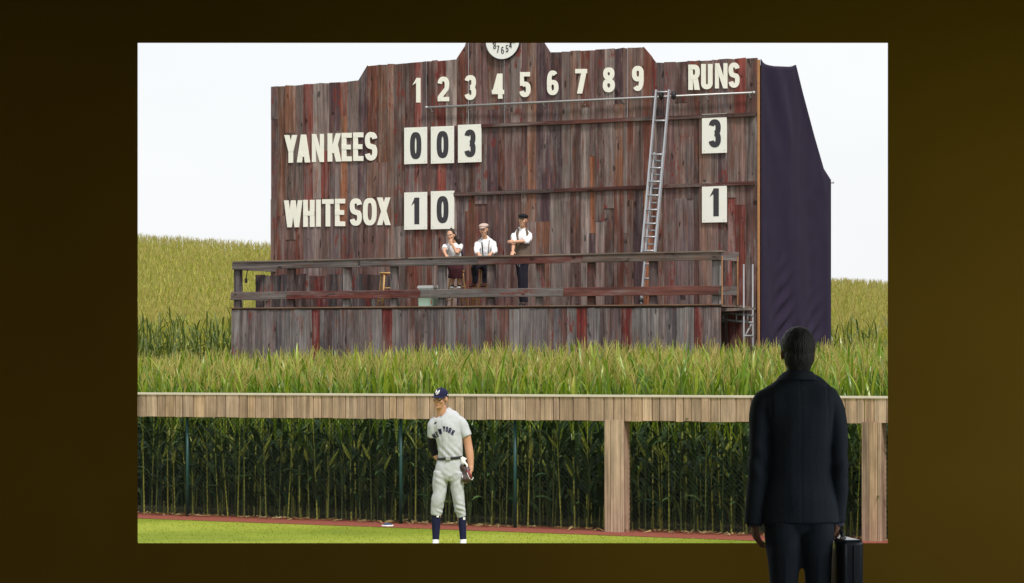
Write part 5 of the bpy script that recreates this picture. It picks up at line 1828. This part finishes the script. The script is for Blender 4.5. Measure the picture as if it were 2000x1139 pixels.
# the woman with her chin on her hand
w1, q = deck_person(884, 0.98, 'woman in white blouse and maroon skirt leaning on the rail, chin on hand')
RY = -0.55                                      # the rail is this much nearer
HM1 = head_mat(q(881, 461.5, -0.22), yaw=-22, pitch=8, roll=-8, s=0.98)
mb = MB(); head(mb, HM1)
hc = HM1.translation
nk = q(888, 477, -0.13)
sweep(mb, [(*nk, 0.06, 0.05), (*(nk.lerp(hc, 0.5)+Vector((0, 0.01, 0))), 0.045, 0.047), (*(hc+Vector((0, 0.02, -0.03))), 0.045, 0.05)])
sh1, sh2 = q(871, 482, -0.12), q(900, 481, -0.1)
el2 = q(893, 496, -0.36); ch = hc + HM1.to_3x3() @ Vector((0.02, -0.09, -0.105))
sweep(mb, [(*sh2, 0.042, 0.042), (*sh2.lerp(el2, 0.5), 0.038, 0.038), (*el2, 0.034, 0.034)])
sweep(mb, [(*el2, 0.034, 0.034), (*el2.lerp(ch, 0.6), 0.03, 0.03), (*(ch+Vector((0.01, 0, -0.05))), 0.023, 0.023)])
hand(mb, ch+Vector((0.01, 0, -0.06)), (-0.25, 0, 1), (0, 1, 0.1), 1, 35, 0.9)
el1 = q(868, 492, -0.33); h1_ = q(872, 499.5, -0.5)
sweep(mb, [(*sh1, 0.042, 0.042), (*sh1.lerp(el1, 0.5), 0.038, 0.038), (*el1, 0.033, 0.033)])
sweep(mb, [(*el1, 0.033, 0.033), (*el1.lerp(h1_, 0.6), 0.028, 0.028), (*h1_, 0.022, 0.022)])
hand(mb, h1_, (0.3, -0.8, -0.35), (0, -0.35, -1), 1, 25, 0.9)
sweep(mb, [(*q(888, 517, 0.05), 0.13, 0.11), (*q(887, 497, -0.02), 0.11, 0.09), (*q(886, 482, -0.1), 0.12, 0.08), (*q(887, 477, -0.12), 0.08, 0.06)])
for kx, ax in ((886, 884.5), (898, 897.5)):
    sweep(mb, [(*q(889, 519, -0.02), 0.06, 0.06), (*q(kx, 524, -0.28), 0.055, 0.055), (*q(kx, 535, -0.34), 0.055, 0.055), (*q(ax, 548, -0.27), 0.047, 0.05), (*q(ax, 558, -0.24), 0.033, 0.036)])
fuse(mb, 'body', M['skin'], w1, 0.009, 2)
face_details(HM1, w1)
mb = MB(); m = HM1.to_3x3()
mb.ball(HM1 @ Vector((0, 0.028, 0.04)), (0.084, 0.095, 0.088), 16, mat=m)
mb.ball(HM1 @ Vector((0.045, 0.06, -0.03)), (0.055, 0.05, 0.075), 12, mat=m)
mb.ball(HM1 @ Vector((0.02, 0.04, 0.14)), (0.03, 0.03, 0.022), 10, mat=m)
sweep(mb, [(*(HM1 @ Vector((0.06, 0.06, -0.04))), 0.035, 0.035), (*(HM1 @ Vector((0.1, 0.09, -0.13))), 0.045, 0.035), (*(HM1 @ Vector((0.11, 0.1, -0.22))), 0.025, 0.02)])
fuse(mb, 'hair', M['hair_dark'], w1, 0.009, 2)
mb = MB()
sweep(mb, [(*q(889, 507, -0.03), 0.135, 0.105), (*q(888, 495, -0.09), 0.13, 0.1), (*q(886, 483, -0.115), 0.145, 0.1), (*q(887, 477, -0.125), 0.1, 0.075), (*q(887, 474, -0.13), 0.06, 0.055)], round_ends=False)
for a, b in ((sh1, el1), (sh2, el2)):
    sweep(mb, [(*(a+Vector((0, 0, 0.02))), 0.055, 0.055), (*a.lerp(b, 0.25), 0.062, 0.06), (*a.lerp(b, 0.55), 0.062, 0.06)], round_ends=False)
fuse(mb, 'blouse', M['whitecloth'], w1, 0.009, 3, crease(9, 0.006, (1, 1, 0.6), 2))
mb = MB(); sweep(mb, [(*q(889, 502, 0.03), 0.135, 0.108), (*q(889, 512, 0.04), 0.15, 0.13), (*q(889, 519, -0.02), 0.165, 0.14)], round_ends=False)
sweep(mb, [(*q(889, 519, 0.02), 0.165, 0.1), (*q(890, 524, -0.28), 0.155, 0.095), (*q(890, 534, -0.33), 0.14, 0.09), (*q(890, 544, -0.32), 0.15, 0.095)], round_ends=False)
fuse(mb, 'skirt', M['maroon'], w1, 0.011, 3, crease(9, 0.008, (1, 1, 0.3), 8))
mb = MB(); sweep(mb, [(*q(897, 493, 0.045), 0.07, 0.09), (*q(897, 500, 0.04), 0.08, 0.1)]); fuse(mb, 'sash', M['blackcloth'], w1, 0.012, 2)
for ax in (884.0, 897.5):
    c = q(ax, 561, -0.25)
    mb = MB(); sweep(mb, [(*(c+Vector((0, 0.08, 0.0))), 0.035, 0.04), (*(c+Vector((0, 0.0, 0.005))), 0.04, 0.045), (*(c+Vector((-0.01, -0.11, -0.01))), 0.042, 0.032)])
    s_o = fuse(mb, 'shoe', M['blackcloth'], w1, 0.009, 2)
    mb = MB(); mb.ball(c+Vector((-0.01, -0.12, -0.02)), (0.045, 0.05, 0.028), 10); mb.build('toe_cap', M['white'], s_o)
stool(892, 0.92, 'blond wooden bar stool under the woman in the skirt', H=0.74)

# the seated man in a pale cap and braces
w2, q = deck_person(947, 0.98, 'seated man in pale flat cap, white shirt and braces with hands on the rail')
HM2 = head_mat(q(945, 450, -0.1), yaw=-14, pitch=10, roll=-2, s=1.0)
mb = MB(); head(mb, HM2); hc = HM2.translation
sweep(mb, [(*q(948, 470, -0.02), 0.07, 0.06), (*q(946.5, 462, -0.05), 0.052, 0.053), (*(hc+Vector((0, 0.02, -0.03))), 0.052, 0.055)])
sweep(mb, [(*q(948, 520, 0.06), 0.15, 0.11), (*q(948, 495, 0.03), 0.13, 0.1), (*q(948, 475, 0.0), 0.15, 0.1), (*q(948, 468, 0.0), 0.09, 0.07)])
arms = []
for sh, el, hd, sd in ((q(933, 475, 0.0), q(931, 492, -0.18), q(934, 496.5, -0.44), 1), (q(963, 475, 0.0), q(966, 492, -0.18), q(960, 496, -0.44), -1)):
    sweep(mb, [(*sh, 0.045, 0.045), (*sh.lerp(el, 0.5), 0.042, 0.042), (*el, 0.037, 0.037)])
    sweep(mb, [(*el, 0.037, 0.037), (*el.lerp(hd, 0.6), 0.031, 0.031), (*hd, 0.025, 0.025)])
    hand(mb, hd, (0.35*sd, -0.8, -0.25), (0, -0.2, -1), sd, 25, 0.95)
    arms.append((sh, el, hd))
legs = ((q(929, 522, -0.3), q(927.5, 553, -0.2)), (q(950, 523, -0.3), q(947.5, 553, -0.22)))
for kn, an in legs:
    sweep(mb, [(*q(944 if kn is legs[0][0] else 951, 518, 0.05), 0.08, 0.08), (*kn, 0.06, 0.06), (*kn.lerp(an, 0.5), 0.05, 0.052), (*an, 0.036, 0.04)])
fuse(mb, 'body', M['skin'], w2, 0.009, 2)
face_details(HM2, w2)
mb = MB(); mb.ball(HM2 @ Vector((0, 0.03, 0.03)), (0.079, 0.09, 0.075), 14, mat=HM2.to_3x3()); mb.build('hair', M['hair_dark'], w2)
newsboy(HM2, M['beige'], w2)
mb = MB()
sweep(mb, [(*q(948, 507, 0.05), 0.165, 0.125), (*q(948, 495, 0.03), 0.165, 0.12), (*q(948, 480, 0.0), 0.17, 0.118), (*q(948, 470, 0.0), 0.15, 0.1), (*q(947.5, 465, -0.01), 0.09, 0.075), (*q(947, 462.5, -0.03), 0.064, 0.062)], round_ends=False)
for sh, el, hd in arms:
    sweep(mb, [(*sh, 0.065, 0.065), (*sh.lerp(el, 0.5), 0.062, 0.06), (*el, 0.055, 0.052)], round_ends=True)
    sweep(mb, [(*el, 0.054, 0.052), (*el.lerp(hd, 0.4), 0.048, 0.046), (*el.lerp(hd, 0.75), 0.042, 0.04)], round_ends=False)
shirt = fuse(mb, 'shirt', M['whitecloth'], w2, 0.009, 3, crease(9, 0.007, (1, 1, 0.6), 5))
vs_ = [v.co.copy() for v in shirt.data.vertices]
bv_ = BVHTree.FromPolygons(vs_, [tuple(p.vertices) for p in shirt.data.polygons])
def strap(pa, pb, wd, name, mat, parent):
    mb = MB(); vs = []
    for i in range(11):
        p = pa.lerp(pb, i/10)
        for e in (-1, 1): vs.append((p.x+e*wd/2, 0, p.z))
    lay(mb, vs, [(2*i, 2*i+1, 2*i+3, 2*i+2) for i in range(10)], 0.004); return mb.build(name, mat, parent)
strap(q(940.5, 466), q(944, 503), 0.022, 'brace', M['blackcloth'], shirt)
strap(q(956, 466), q(953, 503), 0.018, 'brace', M['vest'], shirt)
mb = MB()
sweep(mb, [(*q(948, 503, 0.05), 0.155, 0.12), (*q(948, 515, 0.06), 0.165, 0.14), (*q(948, 521, 0.0), 0.15, 0.12)], round_ends=False)
for i, (kn, an) in enumerate(legs):
    sweep(mb, [(*q(943 if i == 0 else 953, 518, 0.06), 0.09, 0.09), (*kn, 0.075, 0.07), (*kn.lerp(an, 0.5), 0.065, 0.066), (*an, 0.06, 0.06)], round_ends=False)
fuse(mb, 'trousers', M['darktrouser'], w2, 0.011, 3, crease(8, 0.006, (1, 1, 0.6), 4))
for c, dx in ((q(925, 557.5, -0.22), -0.06), (q(945.5, 557.5, -0.24), -0.04)):
    mb = MB(); sweep(mb, [(*(c+Vector((0.03, 0.08, 0.0))), 0.035, 0.042), (*c, 0.042, 0.048), (*(c+Vector((dx, -0.12, -0.012))), 0.044, 0.032)]); fuse(mb, 'shoe', M['brownshoe'], w2, 0.009, 2)
stool(944, 0.9, 'blond wooden bar stool under the man in the pale cap', H=0.74)

# the standing man in a waistcoat
w3, q = deck_person(1019, 0.98, 'standing man in dark flat cap and taupe waistcoat, arm on the rail')
HM3 = head_mat(q(1021, 431, -0.08), yaw=-16, pitch=4, roll=5, s=1.0)
mb = MB(); head(mb, HM3); hc = HM3.translation
sweep(mb, [(*q(1020, 452, 0.0), 0.07, 0.06), (*q(1020.5, 444, -0.03), 0.053, 0.054), (*(hc+Vector((0, 0.02, -0.03))), 0.052, 0.055)])
sweep(mb, [(*q(1020, 505, 0.04), 0.14, 0.1), (*q(1020, 480, 0.02), 0.13, 0.095), (*q(1020, 458, 0.0), 0.15, 0.095), (*q(1020, 450, 0.0), 0.09, 0.07)])
s1, e1, d1 = q(1005, 457, 0.0), q(1003, 478, -0.12), q(1001.5, 493, -0.42)
s2, e2, d2 = q(1033, 457, 0.0), q(1032, 471, -0.1), q(1004, 473.5, -0.24)
sweep(mb, [(*s1, 0.045, 0.045), (*s1.lerp(e1, 0.5), 0.042, 0.042), (*e1, 0.038, 0.038)])
sweep(mb, [(*e1, 0.038, 0.038), (*e1.lerp(d1, 0.5), 0.034, 0.034), (*d1, 0.025, 0.025)])
hand(mb, d1, (-0.1, -0.75, -0.4), (0, -0.3, -1), 1, 15, 0.95)
sweep(mb, [(*s2, 0.045, 0.045), (*s2.lerp(e2, 0.5), 0.042, 0.042), (*e2, 0.04, 0.04)])
sweep(mb, [(*e2, 0.04, 0.04), (*e2.lerp(d2, 0.5), 0.037, 0.037), (*d2, 0.027, 0.027)])
hand(mb, d2, (-1, 0.05, 0.05), (0, 0.9, -0.2), -1, 35, 0.95)
for hx, kx, ax in ((1016, 1018, 1020), (1024, 1024.5, 1025)):
    sweep(mb, [(*q(hx, 508, 0.04), 0.06, 0.06), (*q(kx, 530, 0.02), 0.055, 0.055), (*q(kx, 550, 0.0), 0.045, 0.045), (*q(ax, 588, 0.02), 0.036, 0.04)])
fuse(mb, 'body', M['skin'], w3, 0.009, 2)
face_details(HM3, w3)
mb = MB(); mb.ball(HM3 @ Vector((0, 0.03, 0.03)), (0.079, 0.09, 0.075), 14, mat=HM3.to_3x3()); mb.build('hair', M['hair_dark'], w3)
newsboy(HM3, M['blackcloth'], w3)
mb = MB()
sweep(mb, [(*q(1020, 498, 0.03), 0.14, 0.10), (*q(1020, 480, 0.02), 0.142, 0.1), (*q(1020, 463, 0.0), 0.165, 0.11), (*q(1020, 453, 0.0), 0.15, 0.095), (*q(1020, 447.5, -0.01), 0.09, 0.075), (*q(1020, 444.5, -0.02), 0.066, 0.064)], round_ends=False)
sweep(mb, [(*s1, 0.063, 0.063), (*s1.lerp(e1, 0.5), 0.062, 0.06), (*s1.lerp(e1, 0.9), 0.056, 0.055)], round_ends=False)
sweep(mb, [(*s2, 0.063, 0.063), (*s2.lerp(e2, 0.5), 0.066, 0.064), (*e2, 0.062, 0.06)])
sweep(mb, [(*e2, 0.06, 0.06), (*e2.lerp(d2, 0.3), 0.055, 0.054)], round_ends=False)
fuse(mb, 'shirt', M['whitecloth'], w3, 0.009, 3, crease(9, 0.007, (1, 1, 0.6), 15))
mb = MB()
sweep(mb, [(*q(1020, 502, 0.035), 0.158, 0.122), (*q(1020, 488, 0.025), 0.156, 0.119), (*q(1020, 474, 0.01), 0.156, 0.117), (*q(1020, 466, 0.005), 0.148, 0.105)], round_ends=False)
for xa, xb in ((1011, 1009.5), (1029.5, 1031)):
    sweep(mb, [(*q(xb, 468, -0.06), 0.045, 0.05), (*q(xa, 457, -0.055), 0.036, 0.05), (*q(xa+(2 if xa < 1020 else -2), 449, -0.01), 0.03, 0.075)], round_ends=False)
fuse(mb, 'waistcoat', M['vest'], w3, 0.009, 3, crease(8, 0.004, (1, 1, 0.6), 6))
mb = MB()
sweep(mb, [(*q(1020, 498, 0.035), 0.15, 0.115), (*q(1020, 508, 0.045), 0.16, 0.125), (*q(1020, 516, 0.045), 0.13, 0.11)], round_ends=False)
for hx, kx, ax in ((1015, 1017.5, 1020), (1026, 1024.5, 1025)):
    sweep(mb, [(*q(hx, 508, 0.04), 0.09, 0.1), (*q(kx-1, 530, 0.02), 0.078, 0.085), (*q(kx, 550, 0.0), 0.068, 0.072), (*q(ax, 590, 0.02), 0.062, 0.07)], round_ends=False)
fuse(mb, 'trousers', M['darktrouser'], w3, 0.011, 3, crease(8, 0.006, (1, 1, 0.6), 14))
for ax in (1018, 1027):
    c = q(ax, 593, 0.0)
    c.z = 0.042
    mb = MB(); sweep(mb, [(*(c+Vector((0, 0.09, 0.0))), 0.035, 0.042), (*c, 0.042, 0.046), (*(c+Vector((-0.01, -0.14, -0.008))), 0.044, 0.032)]); fuse(mb, 'shoe', M['belt'], w3, 0.009, 2)
mb = MB(); mb.tube([q(1010.5, 513, -0.1), q(1011.5, 520, -0.1), q(1014, 522, -0.1), q(1015.5, 516, -0.09)], 0.004, 6); mb.build('watch_chain', M['galv'], w3)

# ------------------------------------------------------------------ small things on and about the platform
p = wpt(837, 600, 1.3)
cb = empty('cooler_box', (p.x, p.y, DECKZ), -BTH); cb.scale = (1.08, 1.08, 1.2)
tag(cb, 'mint green picnic cooler with white lid standing on the platform', 'cooler')
M['mint'] = simple('mint_enamel', (0.42, 0.60, 0.48), 0.4, var=0.12, scale=6)
M['teal'] = simple('teal_print', (0.07, 0.36, 0.38), 0.5)
M['redprint'] = simple('red_print', (0.55, 0.12, 0.06), 0.5)
bm = bmesh.new(); bmesh.ops.create_cube(bm, size=1.0)
bmesh.ops.scale(bm, vec=(0.32, 0.24, 0.31), verts=bm.verts); bmesh.ops.translate(bm, vec=(0, 0, 0.155), verts=bm.verts)
bmesh.ops.bevel(bm, geom=bm.edges[:], offset=0.014, segments=2, affect='EDGES')
me = bpy.data.meshes.new('box'); bm.to_mesh(me); bm.free(); setmat(me, M['mint']); box_o = link(bpy.data.objects.new('box', me), cb)
bm = bmesh.new(); bmesh.ops.create_cube(bm, size=1.0)
bmesh.ops.scale(bm, vec=(0.345, 0.265, 0.055), verts=bm.verts); bmesh.ops.translate(bm, vec=(0, 0, 0.333), verts=bm.verts)
bmesh.ops.bevel(bm, geom=bm.edges[:], offset=0.012, segments=2, affect='EDGES')
me = bpy.data.meshes.new('lid'); bm.to_mesh(me); bm.free(); setmat(me, M['white']); link(bpy.data.objects.new('lid', me), cb)
mb = MB()
for k in range(5):                                # a slanting script-like word
    x0 = -0.1+0.036*k
    mb.tube([(x0, -0.1215, 0.165+0.006*k), (x0+0.012, -0.1215, 0.2+0.006*k), (x0+0.022, -0.1215, 0.16+0.006*k), (x0+0.036, -0.1215, 0.172+0.006*k)], 0.006, 6)
mb.build('lettering', M['teal'], box_o)
mb = MB(); mb.ball((-0.01, -0.1185, 0.245), (0.03, 0.004, 0.018), 10); mb.build('emblem', M['redprint'], box_o)
mb = MB(); mb.ball((0.12, -0.1185, 0.08), (0.014, 0.004, 0.05), 10); mb.build('stripe', M['redprint'], box_o)
mb = MB(); mb.tube([(-0.168, 0, 0.24), (-0.188, -0.03, 0.22), (-0.188, 0.03, 0.22), (-0.168, 0, 0.24)], 0.007, 6); mb.build('handle', M['galv'], cb)

p = wpt(729, 600, 1.2)
bo = empty('bottle', (p.x, p.y, DECKZ))
tag(bo, 'small clear glass bottle standing on the platform left of the empty stool', 'bottle')
prof = [(0.03, 0.0), (0.032, 0.01), (0.032, 0.11), (0.02, 0.15), (0.012, 0.17), (0.012, 0.21), (0.014, 0.215)]
mb = MB(); mb.tube([(0, 0, z) for r_, z in prof], [r_ for r_, z in prof], 14)
M['glass'] = simple('bottle_glass', (0.55, 0.6, 0.58), 0.08, var=0.03)
M['glass'].node_tree.nodes['Principled BSDF'].inputs['Transmission Weight'].default_value = 0.75
mb.build('glass', M['glass'], bo)
mb = MB(); mb.tube([(0, 0, 0.215), (0, 0, 0.228)], 0.014, 10); mb.build('stopper', M['white'], bo)

p = wpt(483, 527, DW-0.02)
co = empty('hanging_cord', (p.x, p.y, p.z), -BTH)
tag(co, 'black cord with plug hanging from the left end of the top rail', 'cord')
mb = MB(); mb.tube([(0.0, 0, 0.03), (-0.005, -0.0, -0.06), (-0.025, 0, -0.14), (-0.03, 0, -0.19)], 0.009, 8); mb.build('cable', M['black'], co)
mb = MB(); mb.box(-0.05, -0.01, -0.02, 0.02, -0.27, -0.18); mb.build('plug', M['black'], co)

# a cap lying on the track by the fence
p = P(757, 1027, 1.0)
k = CZ/(-(p.z-CZ)); 
k = (CZ-0.01)/((1027-YH)/F)
lc = empty('dropped_cap', ((757-CX)/F*k, k, 0.006))
tag(lc, 'blue and white cap lying on the red track at the fence foot', 'cap')
mb = MB(); mb.ball((0, 0, 0.012), (0.066, 0.066, 0.034), 16); mb.build('crown', simple('royal_blue_cloth', (0.035, 0.05, 0.11), 0.8), lc)
mb = MB(); mb.tube([(0, 0, 0.0), (0, 0, 0.016)], [0.086, 0.078], 20); mb.build('brim', M['white'], lc)
